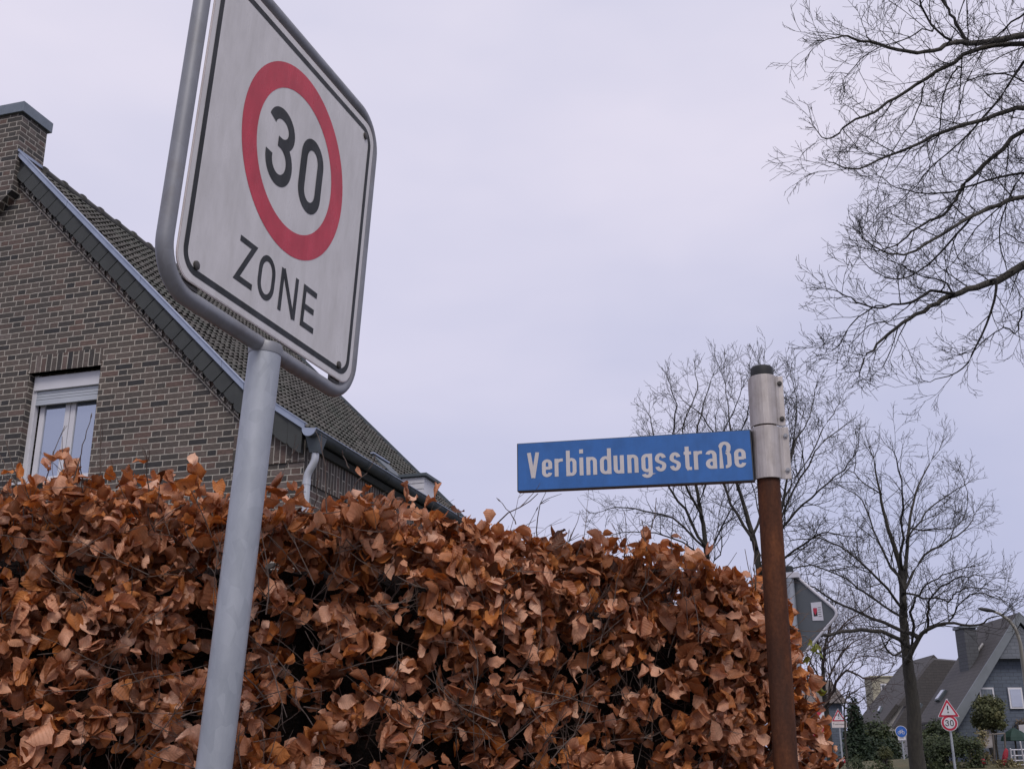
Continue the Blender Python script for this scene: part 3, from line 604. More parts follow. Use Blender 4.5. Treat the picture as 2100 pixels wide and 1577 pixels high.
for (u0, v0, u1, v1), pm in (((2010, 1413, 2036, 1436), 'white_pvc'), ((2069, 1413, 2096, 1449), 'render_white')):
    A_, B_ = atY(u0, v0, 42.33), atY(u1, v1, 42.33); q = MB(); q.box(A_[0]-.06, B_[0]+.06, 42.27, 42.345, B_[2]-.06, A_[2]+.06); wq = q.build('window', M['white_pvc'], h1)
    q = MB(); q.box(A_[0], B_[0], 42.255, 42.27, B_[2], A_[2]); q.build('pane', M['sk_pane'] if pm != 'white_pvc' else mat('curtained_glass', (.2, .23, .26), (.05, .06, .08), 9, .2, vscale=(6, 1, .3)), wq)
A_, B_ = atY(1976, 1287, 43.4), atY(2011, 1362, 43.4); q = MB(); q.box(A_[0], B_[0], 43.4, 44.3, B_[2]-.5, A_[2]); c_ = q.build('chimney', slate('chimney_slate', (.085, .09, .1), (.06, .064, .072)), h1); q = MB(); q.box(A_[0]-.06, B_[0]+.06, 43.34, 44.36, A_[2], A_[2]+.1); q.build('chimney_cap', M['verge_grey'], c_)
q = MB(); q.tube([onpl(1983, 1359, P1, nrm, .04), onpl(1990, 1355, P1, nrm, .04), onpl(2016, 1319, P1, nrm, .04)], .045, 6); q.build('chimney_flashing', M['render_white'], c_)
def roofwin(pts, h, P, n):
    q = MB(); pp_ = [onpl(u, v, P, n, .08) for u, v in pts]; q.prism([onpl(u, v, P, n, .10)+0*n for u, v in pts], -n*.1); o = q.build('skylight', M['zinc_dark'], h)
    c = sum(pp_)/4; q = MB(); q.prism([c+(p-c)*.8+n*.03 for p in pp_], -n*.02); q.build('pane', M['sk_pane'], o)
roofwin([(1916, 1436), (1924, 1434), (1939, 1413), (1932, 1413)], h1, P1, nrm); roofwin([(1882, 1449), (1885, 1448), (1889, 1441), (1886, 1441)], h1, P1, nrm)
h2, w2, r2, P2, E2, R2 = far_house('gabled_house', 'brown slate roofed house with white gable wall left of the slate hung house', (1915, 1342), (1806, 1484), 60, 5, 'render_white', .1)
d2 = np.array([P2[0]-E2[0], 0, P2[2]-E2[2]]); d2 /= np.linalg.norm(d2); n2 = np.array([-d2[2], 0, d2[0]])
roofwin([(1799, 1459), (1803, 1458), (1808, 1447), (1804, 1447)], h2, P2, n2)
q = MB(); cpts = [atY(u, v, 58.6) for u, v in ((1917, 1352), (1975, 1357), (1915, 1494), (1831, 1494), (1859, 1448), (1842, 1446), (1908, 1360))]; q.prism(cpts, (0, .3, .1)); q.build('wing_roof', M['slate_roof'], h2)
b0, b1 = atY(1787, 1388, 72), atY(1852, 1475, 72)
bb = thing('beige_building', 'pale beige flat roofed building far behind the big tree trunk', 'building', ((b0[0]+b1[0])/2, 72, 2.3))
q = MB(); q.box(b0[0], b1[0], 72, 73.5, 1, b0[2]); q.build('wall', M['beige'], bb); q = MB(); q.box(b0[0]-.1, b1[0]+.1, 71.9, 73.6, b0[2], b0[2]+.08); q.build('roof_edge', M['beige'], bb)
A_, B_ = atY(1809, 1404, 71.9), atY(1823, 1428, 71.9); q = MB(); q.box(A_[0]-.08, B_[0]+.08, 71.94, 72.02, B_[2]-.08, A_[2]+.08); wq = q.build('window', M['white_pvc'], bb); q = MB(); q.box(A_[0], (A_[0]+B_[0])/2-.04, 71.9, 71.94, B_[2], A_[2]); q.box((A_[0]+B_[0])/2+.04, B_[0], 71.9, 71.94, B_[2], A_[2]); q.build('pane', M['zinc_dark'], wq)
c0, c1_, c2_, c3_ = [atY(u, v, 66) for u, v in ((1697, 1387), (1727, 1387), (1740, 1441), (1660, 1441))]
br = thing('brown_roofed_house', 'small house with hipped brown tiled roof behind the left warning sign', 'house', (c2_[0]-1, 66, 2.3))
q = MB(); a2, b2 = c0-(1.5, 0, 0), c1_; V = [tuple(c3_), tuple(c2_), (c2_[0], 74, c2_[2]), (c3_[0], 74, c3_[2]), (a2[0], 68.5, a2[2]), (b2[0], 68.5, b2[2]), (b2[0], 71.5, b2[2]), (a2[0], 71.5, a2[2])]
q.add(V, [(0, 1, 5, 4), (1, 2, 6, 5), (2, 3, 7, 6), (3, 0, 4, 7), (4, 5, 6, 7), (0, 3, 2, 1)]); q.build('roof', M['brown_roof'], br)
q = MB(); q.box(c3_[0]+.3, c2_[0]-.3, 66.3, 73.7, 1, c2_[2]); q.build('wall', M['slate_wall'], br)

# ------------------------------------------------------------------ street lamp
lm = mat('lamp_post_paint', (.3, .29, .26), (.24, .23, .21), 3, .5)
lp = [dp(u, v, 33) for u, v in ((2113, 1470), (2106, 1420), (2100, 1372), (2092, 1318), (2084, 1292), (2070, 1272), (2050, 1258), (2034, 1252))]
bs_ = lp[0]*1; bs_[2] = gz(bs_[0], bs_[1]); lamp = thing('street_lamp', 'tall curved street lamp with flat dark head beside the slate roof', 'street lamp', bs_)
q = MB(); q.tube([bs_]+lp, [.09, .075, .068, .062, .055, .05, .045, .04, .035], 12); q.build('lamp_post', lm, lamp, True)
a_, b_ = dp(2040, 1253, 33), dp(2006, 1247.5, 33); d_ = (b_-a_); q = MB(); q.tube([a_, a_+d_*.25, a_+d_*.5, a_+d_*.8, b_], [.035, .05, .06, .05, .02], 12); o = q.build('lamp_head', M['black'], lamp, True); 
# ------------------------------------------------------------------ far signs
def upright(u, v0, d, vb=1577):
    t = dp(u, v0, d); b = t*1; b[2] = gz(b[0], b[1]); return t, b
def face(t, facing=None):
    n = EYE-t; n[2] = 0; n /= np.linalg.norm(n); a = np.cross(np.array([0, 0, 1.]), n); return a, n
def disc(c, a, n, r, h, k=28, sc=1): return [c+a*(r*math.cos(x)*sc)+np.array([0, 0, 1.])*(r*math.sin(x))+n*h for x in np.linspace(0, 2*math.pi, k, endpoint=False)]
def polyplate(name, pts, n, m, par_, th=.003):
    q = MB(); q.prism(pts, -n*th); return q.build(name, M[m], par_)
def tri(c, a, n, s, h):   # triangle, apex up, corners clipped; s = side length
    Z = np.array([0, 0, 1.]); hgt = s*.866; P = [np.array([-s/2, -hgt/3]), np.array([s/2, -hgt/3]), np.array([0, hgt*2/3])]; o = []
    for i in range(3):
        p, pv, nx = P[i], P[i-1], P[(i+1) % 3]; o += [p+(pv-p)*.07, p+(pv-p)*.02+(nx-p)*.02, p+(nx-p)*.07]
    return [c+a*x+Z*y+n*h for x, y in o]
def strokes_on(name, strokes, c, a, n, h, m, par_):
    q = MB(); add_strokes(q, strokes, c, a, np.array([0, 0, 1.]), n, h); return q.build(name, M[m], par_)
def signpost(name, label, u, vtop, d, cat='warning sign'):
    t, b = upright(u, vtop, d); s = thing(name, label, cat, b, group=None); a, n = face(t); q = MB(); q.tube([b-n*.045, t-n*.045], .036, 12); q.build('post', M['galv'], s, True); return s, t, a, n
Zu = np.array([0, 0, 1.])
def onpost(t, n, v):
    lo, hi = -3., 1.
    for _ in range(40):
        m_ = (lo+hi)/2; P = t+Zu*m_; r = P-EYE; vv = 788.5-F*np.dot(r, UP)/np.dot(r, fw)
        if vv > v: lo = m_
        else: hi = m_
    return t+Zu*lo+n*.01
def warn(s, c, a, n, side):
    p = polyplate('triangle_panel', tri(c, a, n, side, 0), n, 'far_white', s); polyplate('red_triangle', tri(c, a, n, side*.93, .006), n, 'far_red', p, .002); polyplate('white_triangle', tri(c, a, n, side*.66, .012), n, 'far_white', p, .002)
    strokes_on('exclamation_mark', [([(0, 150*side/.63), (0, 20*side/.63)], 34*side/.63, 1, 1, False), ([(0, -22*side/.63), (0, -62*side/.63)], 36*side/.63, 1, 1, False)], c, a, n, .016, 'black', p)
ws, t, a, n = signpost('warning_sign', 'red triangle warning sign with exclamation mark above a round 30 limit', 1941, 1432, 34)
c = onpost(t, n, 1457); warn(ws, c, a, n, .63)
c = onpost(t, n, 1482); p = polyplate('round_panel', disc(c, a, n, .235, 0), n, 'far_white', ws); polyplate('red_disc', disc(c, a, n, .215, .006), n, 'far_red', p, .002); polyplate('white_disc', disc(c, a, n, .158, .012), n, 'far_white', p, .002)
strokes_on('number_30', digits30(0, -61*1.15, 1.15, 20), c, a, n, .016, 'black', p)
ws, t, a, n = signpost('warning_sign', 'smaller triangle warning sign with exclamation mark above a white text plate', 1718, 1452, 50)
c = onpost(t, n, 1470); warn(ws, c, a, n, .63)
c = onpost(t, n, 1484); p = polyplate('text_plate', [c+a*x+Zu*y for x, y in ((-.31, -.15), (.31, -.15), (.31, .14), (-.31, .14))], n, 's_rim', ws)
st_ = [([(-235, 30), (-235, -30)], 16, 1, 1, False), ([(-260, 30), (-210, 30)], 14, 1, 1, False)]+[([(x, 12), (x, -28)], 13, 1, 1, False) for x in range(-185, 240, 27)]+[([(x-8, -24 if (x//27) % 2 else 8), (x+18, -24 if (x//27) % 2 else 8)], 11, 1, 1, False) for x in range(-185, 220, 54)]
strokes_on('plate_lettering', st_, c, a, n, .004, 'steel_dark', p)
bt, bb_ = upright(1727, 1556, 49.6)
def barrier(name, label, P, a, n, w_, h_, k, base):
    s = thing(name, label, 'barrier board', base); p = polyplate('board', [P+a*x+Zu*y for x, y in ((-w_/2, -h_), (w_/2, -h_), (w_/2, 0), (-w_/2, 0))], n, 'far_white', s, .02)
    q = MB(); y = -h_-w_
    while y < 0:
        poly = []
        for x, yy in ((-w_/2, y), (w_/2, y+w_), (w_/2, y+w_+k), (-w_/2, y+k)): poly.append((x, min(max(yy, -h_), 0)))
        if max(p_[1] for p_ in poly)-min(p_[1] for p_ in poly) > .01: q.add([P+a*x+Zu*yy+n*.004 for x, yy in poly], [(0, 1, 2, 3)])
        y += 2*k
    q.build('red_stripes', M['far_red'], p); return s
a_, n_ = face(bt); barrier('warning_board', 'small red and white striped board at the foot of the left warning sign', bt+n_*.08, a_, n_, .25, 1.0, .2, bb_)
bt, bb_ = upright(1663, 1446, 9.5); a_, n_ = face(bt)
s_ = barrier('warning_board', 'red and white striped warning board mostly hidden behind the right end of the hedge', bt, a_, n_, .2, .3, .13, bb_); q = MB(); q.tube([bb_-n_*.05, bt-n_*.05], .02, 8); q.build('post', M['galv'], s_, True)
ws, t, a, n = signpost('bicycle_sign', 'round blue bicycle path sign with small white plate beneath', 1847, 1489, 49, 'bicycle sign')
c = onpost(t, n, 1499.5); p = polyplate('round_panel', disc(c, a, n, .245, 0), n, 'far_white', ws); polyplate('blue_disc', disc(c, a, n, .225, .006), n, 'far_blue', p, .002)
st_ = [(arc(x, -45, 52, 52, 0, 345, 20), 17, 1, 1, True) for x in (-85, 85)]+[([(-85, -45), (-45, 40), (50, 40), (85, -45)], 15, 1, 1, False), ([(-45, 40), (0, -45), (50, 40)], 15, 1, 1, False), ([(-85, -45), (0, -45)], 13, 1, 1, False), ([(40, 78), (50, 40)], 13, 1, 1, False), ([(25, 82), (62, 78)], 13, 1, 1, False), ([(-62, 62), (-28, 62)], 14, 1, 1, False)]
strokes_on('bicycle_symbol', st_, c, a, n, .012, 'far_white', p)
c = onpost(t, n, 1512.5); p = polyplate('text_plate', [c+a*x+Zu*y for x, y in ((-.16, -.09), (.16, -.09), (.16, .09), (-.16, .09))], n, 'far_white', ws)
strokes_on('plate_lettering', [([(x, 22), (x, -22)], 14, 1, 1, False) for x in range(-80, 100, 36)], c, a, n, .004, 'steel_dark', p)
# diamond sign seen from behind
D9 = 10.5; cc = dp(1628, 1262, D9); bs2 = cc*1; bs2[2] = gz(bs2[0], bs2[1])
ds = thing('diamond_sign', 'grey back of a diamond road sign with white rim and sticker beside the rusty post', 'traffic sign', bs2)
a, n = face(cc); a = a*math.cos(.2)+n*math.sin(.2); n = np.cross(a, Zu); n = n if np.dot(n, EYE-cc) > 0 else -n; R_ = .415
q = MB(); tp = cc+Zu*(R_-.02); q.tube([bs2+n*.05, tp+n*.05], .038, 20); q.build('post', M['galv'], ds, True)
q = MB(); q.tube([tp+n*.05-Zu*.002, tp+n*.05+Zu*.045, tp+n*.05+Zu*.055], [.041, .041, .03], 20); q.build('post_cap', M['black'], ds, True)
def dia(r, k=.12):
    o = []
    for i in range(4):
        t0 = math.pi/2*i; p = np.array([math.cos(t0), math.sin(t0)])*r; t1 = np.array([math.cos(t0-math.pi/2), math.sin(t0-math.pi/2)])*r; t2 = np.array([math.cos(t0+math.pi/2), math.sin(t0+math.pi/2)])*r
        for f in (0, .25, .5, .75, 1): 
            s = (1-f)**2*np.array(p+(t1-p)*k)+2*f*(1-f)*p+f*f*np.array(p+(t2-p)*k); o.append(s)
    return o
p = polyplate('sign_panel', [cc+a*x+Zu*y for x, y in dia(R_)], n, 'sign_back', ds, .003)
q = MB(); q.tube([cc+a*x+Zu*y+n*.006 for x, y in dia(R_-.004)], .0135, 8, closed=True); q.build('folded_rim', M['far_white'], p, True)
q = MB(); q.box(0, 0, 0, 0, 0, 0) if False else None
tb = tp-Zu*.01; q.prism([tb-a*.07+n*.09, tb+a*.09+n*.09, tb+a*.09+n*.09-Zu*.05, tb-a*.07+n*.09-Zu*.05], -n*.085); q.build('top_bracket', M['far_white'], ds, bevel=.003)
cs = onpl(1676, 1253, cc, n, .004); q = MB(); st2 = lambda x, y: cs+a*x+Zu*y+n*.001
q.prism([st2(-.048, -.082), (st2(.05, -.086)), st2(.045, .084), st2(-.052, .08)], n*.001); k_ = q.build('sticker', M['far_white'], p)
q = MB(); q.add([st2(-.035, -.045)+n*.002, st2(0, -.045)+n*.002, st2(0, .008)+n*.002, st2(-.035, .008)+n*.002], [(0, 1, 2, 3)]); q.add([st2(-.045, .078)+n*.002, st2(.04, .08)+n*.002, st2(.04, .06)+n*.002, st2(-.045, .058)+n*.002], [(0, 1, 2, 3)]) if False else None; k1 = q.build('sticker_emblem', M['black'], p)
q = MB(); q.add([st2(-.035, .004)+n*.003, st2(-.018, -.035)+n*.003, st2(0, .004)+n*.003, st2(0, .03)+n*.003, st2(-.035, .03)+n*.003], [(0, 1, 2, 3, 4)]); q.build('sticker_emblem', M['far_red'], p)
q = MB()
for i_ in range(5): q.add([st2(.008, .03-.02*i_)+n*.003, st2(.038-.004*(i_ % 2), .03-.02*i_)+n*.003, st2(.038-.004*(i_ % 2), .034-.02*i_)+n*.003, st2(.008, .034-.02*i_)+n*.003], [(0, 1, 2, 3)])
q.build('sticker_print', M['steel_dark'], p)
#@@PART3
# ------------------------------------------------------------------ bare trees
def unit(v): return v/(np.linalg.norm(v)+1e-12)
class Tree:
    def __init__(s, seed, kr=.0095): s.B = []; s.r = np.random.default_rng(seed); s.kr = kr; s.gf = 1.42 if seed < 3 else 1.3
    def limb(s, pts, r0, r1, smooth=4, jit=.0, join=()):
        C_ = [b[0] for t in join for b in t.B if b[1][0] > r0*.6]           # grow out of the nearest thicker branch
        if C_:
            C_ = np.concatenate(C_); k = np.argmin(np.linalg.norm(C_-pts[0], axis=1)); 
            if np.linalg.norm(C_[k]-pts[0]) > .02: pts = [C_[k]]+list(pts)
        P = np.array(pts, float); n = (len(P)-1)*smooth+1; t = np.linspace(0, len(P)-1, n); out = []
        for x in t:                                 # Catmull-Rom
            i = min(int(x), len(P)-2); f = x-i; p0 = P[max(i-1, 0)]; p1 = P[i]; p2 = P[i+1]; p3 = P[min(i+2, len(P)-1)]
            out.append(.5*((2*p1)+(-p0+p2)*f+(2*p0-5*p1+4*p2-p3)*f*f+(-p0+3*p1-3*p2+p3)*f**3))
        out = np.array(out); 
        if jit: out[1:-1] += s.r.normal(0, jit, out[1:-1].shape)
        rr = r0+(r1-r0)*np.linspace(0, 1, n)**.72
        s.B.append((out, rr)); return out, rr
    def grow(s, P, rr, level, maxlevel, L, dens, rmin, tilt=.25, start=.15, ang=(28, 62), droop=0, flat=1.0, wig=.12):
        """side branches along the polyline P; L = length of a child at this level (m), dens = children per metre"""
        seg = np.linalg.norm(np.diff(P, axis=0), axis=1); tot = seg.sum(); n = max(1, int(tot*dens*(1-start)+s.r.random()))
        cum = np.concatenate([[0], np.cumsum(seg)])
        for k in range(n):
            f = start+(1-start)*(k+s.r.random())/n; d = f*tot; i = min(np.searchsorted(cum, d)-1, len(seg)-1); i = max(i, 0); q = (d-cum[i])/(seg[i]+1e-9)
            p = P[i]+(P[i+1]-P[i])*q; T = unit(P[i+1]-P[i]); rp = rr[i]+(rr[min(i+1, len(rr)-1)]-rr[i])*q
            a = s.r.normal(0, 1, 3); a[1] *= flat; a = unit(a-T*np.dot(a, T)); th = rad(s.r.uniform(*ang))
            D = unit(T*math.cos(th)+a*math.sin(th)+np.array([0, 0, tilt*.5])); l = L*s.r.uniform(.55, 1.25)*(1.15-.6*f); r0 = max(min(rp*.62, l*s.kr+rmin), rmin); r1 = max(r0*.3, rmin*.8)
            m = 5 if level < maxlevel else 4
            Q = [p]; dd = D; step = l/m
            for j in range(m):
                dd = unit(dd+s.r.normal(0, wig, 3)*np.array([1, flat, 1])+np.array([0, 0, tilt-droop])*.22); Q.append(Q[-1]+dd*step)
            Q = np.array(Q); R_ = np.linspace(r0, r1, m+1); s.B.append((Q, R_))
            if level < maxlevel: s.grow(Q, R_, level+1, maxlevel, L*.6, dens*s.gf, rmin, tilt, .2, ang, droop, flat, wig*1.1)
    def tips(s, P, r, L, rmin, k=4, tilt=.1):
        for _ in range(k):
            T = unit(P[-1]-P[-2]); D = unit(T+s.r.normal(0, .32, 3)); Q = [P[-1]]
            for j in range(4): D = unit(D+s.r.normal(0, .12, 3)+np.array([0, 0, tilt*.3])); Q.append(Q[-1]+D*L*s.r.uniform(.7, 1.2)/4)
            Q = np.array(Q); R_ = np.linspace(max(r[-1]*.8, rmin), rmin*.8, 5); s.B.append((Q, R_)); s.grow(Q, R_, 3, 4, L*.4, 9/L*.5, rmin, tilt, .1, (20, 50), 0, .8)
    def mesh(s, n_thick=.02):
        V = []; Fq = []; nv = 0
        groups = {}
        for P, r in s.B:
            n = 8 if r[0] > n_thick*2 else (5 if r[0] > n_thick*.5 else 3); groups.setdefault((len(P), n), []).append((P, r))
        for (k, n), L in groups.items():
            P = np.array([x[0] for x in L]); r = np.array([x[1] for x in L]); T = np.gradient(P, axis=1); T /= np.linalg.norm(T, axis=2, keepdims=True)+1e-12
            a = np.where(np.abs(T[..., 2:3]) < .8, np.array([0, 0, 1.]), np.array([1., 0, 0])); A = np.cross(T, a); A /= np.linalg.norm(A, axis=2, keepdims=True)+1e-12; Bn = np.cross(T, A)
            an = np.arange(n)*2*math.pi/n; W = P[:, :, None, :]+r[:, :, None, None]*(np.cos(an)[None, None, :, None]*A[:, :, None, :]+np.sin(an)[None, None, :, None]*Bn[:, :, None, :])
            m = len(L); V.append(W.reshape(-1, 3)); b = nv+np.arange(m)[:, None, None]*k*n+np.arange(k-1)[None, :, None]*n; j = np.arange(n)[None, None, :]; j2 = (j+1) % n
            Fq.append(np.stack([b+j, b+j2, b+n+j2, b+n+j], -1).reshape(-1, 4)); nv += m*k*n
        return np.concatenate(V), np.concatenate(Fq)
def build_tree(name, label, base, trunk, crown, mt, mc, group=None):
    o = thing(name, label, 'tree', base, group=group)
    V, Fq = trunk.mesh(); npmesh('trunk', V, Fq, mt, o, True)
    V, Fq = crown.mesh(); npmesh('crown', V, Fq, mc, o); return o

# near tree reaching in from the right: limbs traced in the picture, each at its own distance
DN = 9.0
def P2d(lst, d0=DN, d1=None):
    d1 = d1 or d0; n = len(lst); return [dp(u, v, d0+(d1-d0)*i/(n-1)) for i, (u, v) in enumerate(lst)]
tr, cw = Tree(1), Tree(2, .0115); px_m = DN/F
trunk_top = dp(2500, -500, 9.6); tb = dp(2560, 1000, 9.8); tb[2] = gz(tb[0], tb[1])-.2; fork = dp(2480, 350, 9.6)
P, r = tr.limb([tb, tb+(fork-tb)*.5+[.06, 0, 0], fork, trunk_top, trunk_top+[.1, 0, 3.5]], .3, .06)
limbs = [([(2470, 230), (2300, 90), (2150, 60), (2100, 73), (2040, 84), (1985, 89), (1950, 88), (1915, 103), (1860, 107), (1800, 90), (1750, 78), (1700, 76), (1650, 84)], 12.5, 1.0, 9.6, 8.4),
 ([(2300, 120), (2180, 95), (2100, 90), (2010, 98), (1960, 125), (1900, 160), (1840, 200), (1790, 228), (1740, 255), (1700, 275), (1655, 285), (1622, 268)], 9, .9, 9.4, 9.0),
 ([(2470, 330), (2250, 250), (2110, 220), (2060, 231), (2000, 250), (1915, 275), (1880, 295), (1820, 320), (1760, 345), (1700, 340), (1660, 330)], 10, .8, 9.7, 8.8),
 ([(2300, 200), (2110, 262), (2040, 320), (1985, 370), (1965, 400), (1945, 430), (1910, 452), (1870, 475), (1840, 500), (1800, 512), (1760, 505)], 8, .8, 9.8, 9.3),
 ([(2250, 360), (2110, 355), (2020, 372), (1960, 392), (1900, 397), (1840, 385), (1800, 360)], 5, .7, 9.8, 9.2),
 ([(2480, 480), (2250, 400), (2110, 402), (2050, 420), (1990, 445), (1930, 480), (1880, 512), (1840, 522), (1790, 505), (1765, 480)], 9, .9, 9.6, 8.2),
 ([(1990, 445), (1945, 500), (1905, 540), (1870, 565), (1830, 572), (1790, 555), (1765, 530)], 3.4, .7, 9.0, 8.7),
 ([(2480, 560), (2300, 480), (2180, 505), (2100, 545), (2045, 575), (2000, 590), (1955, 605), (1920, 620), (1880, 645), (1835, 670), (1800, 705), (1772, 738), (1762, 770)], 15, .9, 9.4, 8.6),
 ([(1955, 602), (1910, 598), (1870, 620), (1830, 626), (1790, 632), (1745, 612), (1700, 597), (1650, 592)], 4.6, .7, 8.9, 8.3),
 ([(1790, 630), (1745, 665), (1700, 710), (1665, 718), (1650, 705)], 2.2, .6, 8.7, 8.4),
 ([(1832, 668), (1800, 662), (1760, 690), (1735, 720), (1742, 735)], 1.8, .6, 8.8, 8.6),
 ([(2045, 576), (2030, 640), (2004, 712), (1975, 755), (1930, 776), (1900, 782)], 4.4, .6, 9.0, 8.8),
 ([(1955, 600), (1930, 575), (1890, 565), (1850, 545), (1800, 520), (1765, 480)], 3, .6, 9.1, 9.4),
 ([(1985, 88), (1960, 50), (1945, 20), (1925, -20), (1910, -80)], 5, 2, 9.2, 9.5), ([(1950, 86), (1912, 52), (1892, 10), (1880, -40), (1875, -90)], 3.4, 1.5, 9.1, 8.8),
 ([(1915, 60), (1890, 62), (1850, 85), (1780, 110), (1740, 150), (1720, 170)], 2.4, .8, 8.9, 8.5),
 ([(1960, 140), (1935, 200), (1928, 260), (1912, 320), (1905, 350)], 2.6, .9, 9.2, 9.3), ([(1895, 170), (1880, 230), (1845, 290), (1815, 340), (1800, 385)], 2.2, .8, 9.1, 8.9),
 ([(2100, 130), (2050, 200), (2010, 250), (1970, 290), (1925, 330), (1880, 380), (1840, 420)], 4.4, .8, 9.7, 9.5), ([(2060, 420), (2000, 470), (1980, 500), (1950, 545), (1920, 560)], 2.6, .7, 9.4, 9.6),
 ([(2180, 640), (2110, 625), (2093, 650), (2082, 685), (2060, 672), (2030, 690), (1995, 720), (1960, 728)], 3.2, .7, 9.3, 9.1), ([(2200, -60), (2110, 20), (2060, 60), (2020, 95), (1980, 180), (1960, 240)], 4, .9, 9.9, 10.1),
 ([(2150, 300), (2080, 380), (2050, 470), (2060, 540), (2090, 600)], 3.4, .8, 10.1, 9.9), ([(2200, 150), (2120, 170), (2060, 150), (1990, 165), (1930, 190)], 4, .8, 10, 10.3), ([(2200, 480), (2110, 500), (2060, 480), (2010, 520)], 3, .8, 10.1, 10.3)]
for pts, r0, r1, d0, d1 in limbs:
    big = r0 > 7; pts = [(u if u > 1740 else 1740+(u-1740)*.55, v) for u, v in pts]
    P, r = (tr if big else cw).limb(P2d(pts, d0, d1), r0*.95*px_m, r1*px_m, 3, .006, (tr, cw))
    cw.grow(P, r, 1, 4, .5 if big else .42, 8 if big else 8, .0018, tilt=.12, start=.3 if big else .1, droop=.05, ang=(20, 52), flat=.8, wig=.1); cw.tips(P, r, .16, .0016)
for x, y, z, L_ in ((2250, -150, 9.8, 1), (2400, -350, 9.6, 1), (2650, 0, 9.9, 1), (2700, -400, 9.7, 1), (2500, -700, 9.6, 1)):
    P, r = tr.limb([fork+(trunk_top-fork)*.4, dp(x, y, z), dp(x+(x-2500)*.5, y-350, z+.6)], .09, .02); cw.grow(P, r, 1, 2, .8, 2, .004, tilt=.2)
nt_ = build_tree('bare_tree', 'large leafless tree whose dark twiggy boughs reach in from the upper right', tb, tr, cw, M['bark'], M['bark_dark'])

# street trees further away
def far_tree(label, seed, D, base_px, trunk_limbs, limbs, L=1.5, dens=1.5, rmin=.0042, mt='bark', mc='bark_far', maxl=4, tilt=.22, group='bare street trees'):
    t_, c_ = Tree(seed, .0095), Tree(seed+50, .0095); k = D/F; first = None
    for pts, r0, r1, dd in trunk_limbs:
        pl = P2d(pts, D, D+dd)
        if first is None:
            b = pl[0]*1; b[2] = gz(b[0], b[1])-.1; pl = [b]+pl; first = b
        P, r = t_.limb(pl, r0*.88*k, r1*.45*k, 4, .01, (t_,) if len(t_.B) else ()); c_.grow(P, r, 1, maxl, L*.9, dens*1.3, rmin, tilt=tilt, start=.35, flat=.9); c_.tips(P, r, .9, rmin, 5, .2)
    for i, (pts, r0, r1, dd) in enumerate(limbs):
        P, r = c_.limb(P2d(pts, D, D+dd), r0*.98*k, r1*k, 3, .02, (t_,)); c_.grow(P, r, 1, maxl, L*.95, dens*2.1, rmin, tilt=tilt, start=.12, flat=.9); c_.tips(P, r, .6, rmin, 3, .2)
    return build_tree('bare_tree', label, first, t_, c_, M[mt], M[mc], group)
far_tree('bare tree with thick trunk and low bough between the bicycle sign and the 30 sign', 11, 28, (1885, 1577),
 [([(1888, 1620), (1879, 1540), (1872, 1440), (1864, 1380), (1858, 1335), (1853, 1270), (1850, 1215), (1843, 1150), (1822, 1085), (1803, 1010), (1792, 940)], 26, 2.5, 1),
  ([(1862, 1352), (1885, 1308), (1910, 1287), (1945, 1277), (2000, 1282), (2030, 1268), (2052, 1262)], 8, 1.5, -1.5), ([(1853, 1240), (1856, 1180), (1862, 1100), (1872, 1030), (1897, 965), (1925, 925)], 9, 1.2, 1.5)],
 [([(1866, 1335), (1873, 1285), (1869, 1252), (1878, 1225), (1900, 1200), (1935, 1178), (1975, 1165)], 5, .9, -1), ([(1853, 1215), (1885, 1152), (1930, 1117), (1975, 1090), (1998, 1055)], 4.5, .9, 1), ([(1848, 1160), (1851, 1070), (1849, 985), (1832, 925)], 5, .9, -1),
  ([(1850, 1205), (1815, 1140), (1790, 1085), (1768, 1025), (1738, 1005)], 4, .9, 1), ([(1850, 1245), (1800, 1185), (1740, 1132), (1680, 1103), (1622, 1108)], 4, .9, -1.5), ([(1851, 1292), (1790, 1268), (1730, 1240), (1670, 1205), (1632, 1190)], 5.5, .9, 1.5),
  ([(1856, 1318), (1810, 1296), (1745, 1294), (1690, 1302)], 6, 3, -.5), ([(1852, 1265), (1785, 1222), (1710, 1175), (1645, 1150)], 4, .8, 2), ([(1900, 1290), (1905, 1260), (1910, 1225), (1945, 1195), (1975, 1182), (2010, 1180)], 3.5, .9, -1.5),
  ([(1892, 1225), (1930, 1228), (1948, 1233), (1960, 1215), (1990, 1205), (2030, 1210)], 2.6, .8, -2), ([(1856, 1320), (1838, 1345), (1815, 1325)], 3, 2, -1), ([(1946, 1277), (1965, 1240), (2000, 1215), (2050, 1230), (2080, 1255)], 2.2, .7, -2),
  ([(1960, 1080), (1985, 1030), (1975, 980)], 1.6, .7, 1), ([(1862, 1100), (1900, 1050), (1950, 1010), (1985, 990)], 3, .8, .5), ([(1803, 1010), (1760, 980), (1755, 940)], 2.4, .8, .5)], L=1.12, dens=1.9)
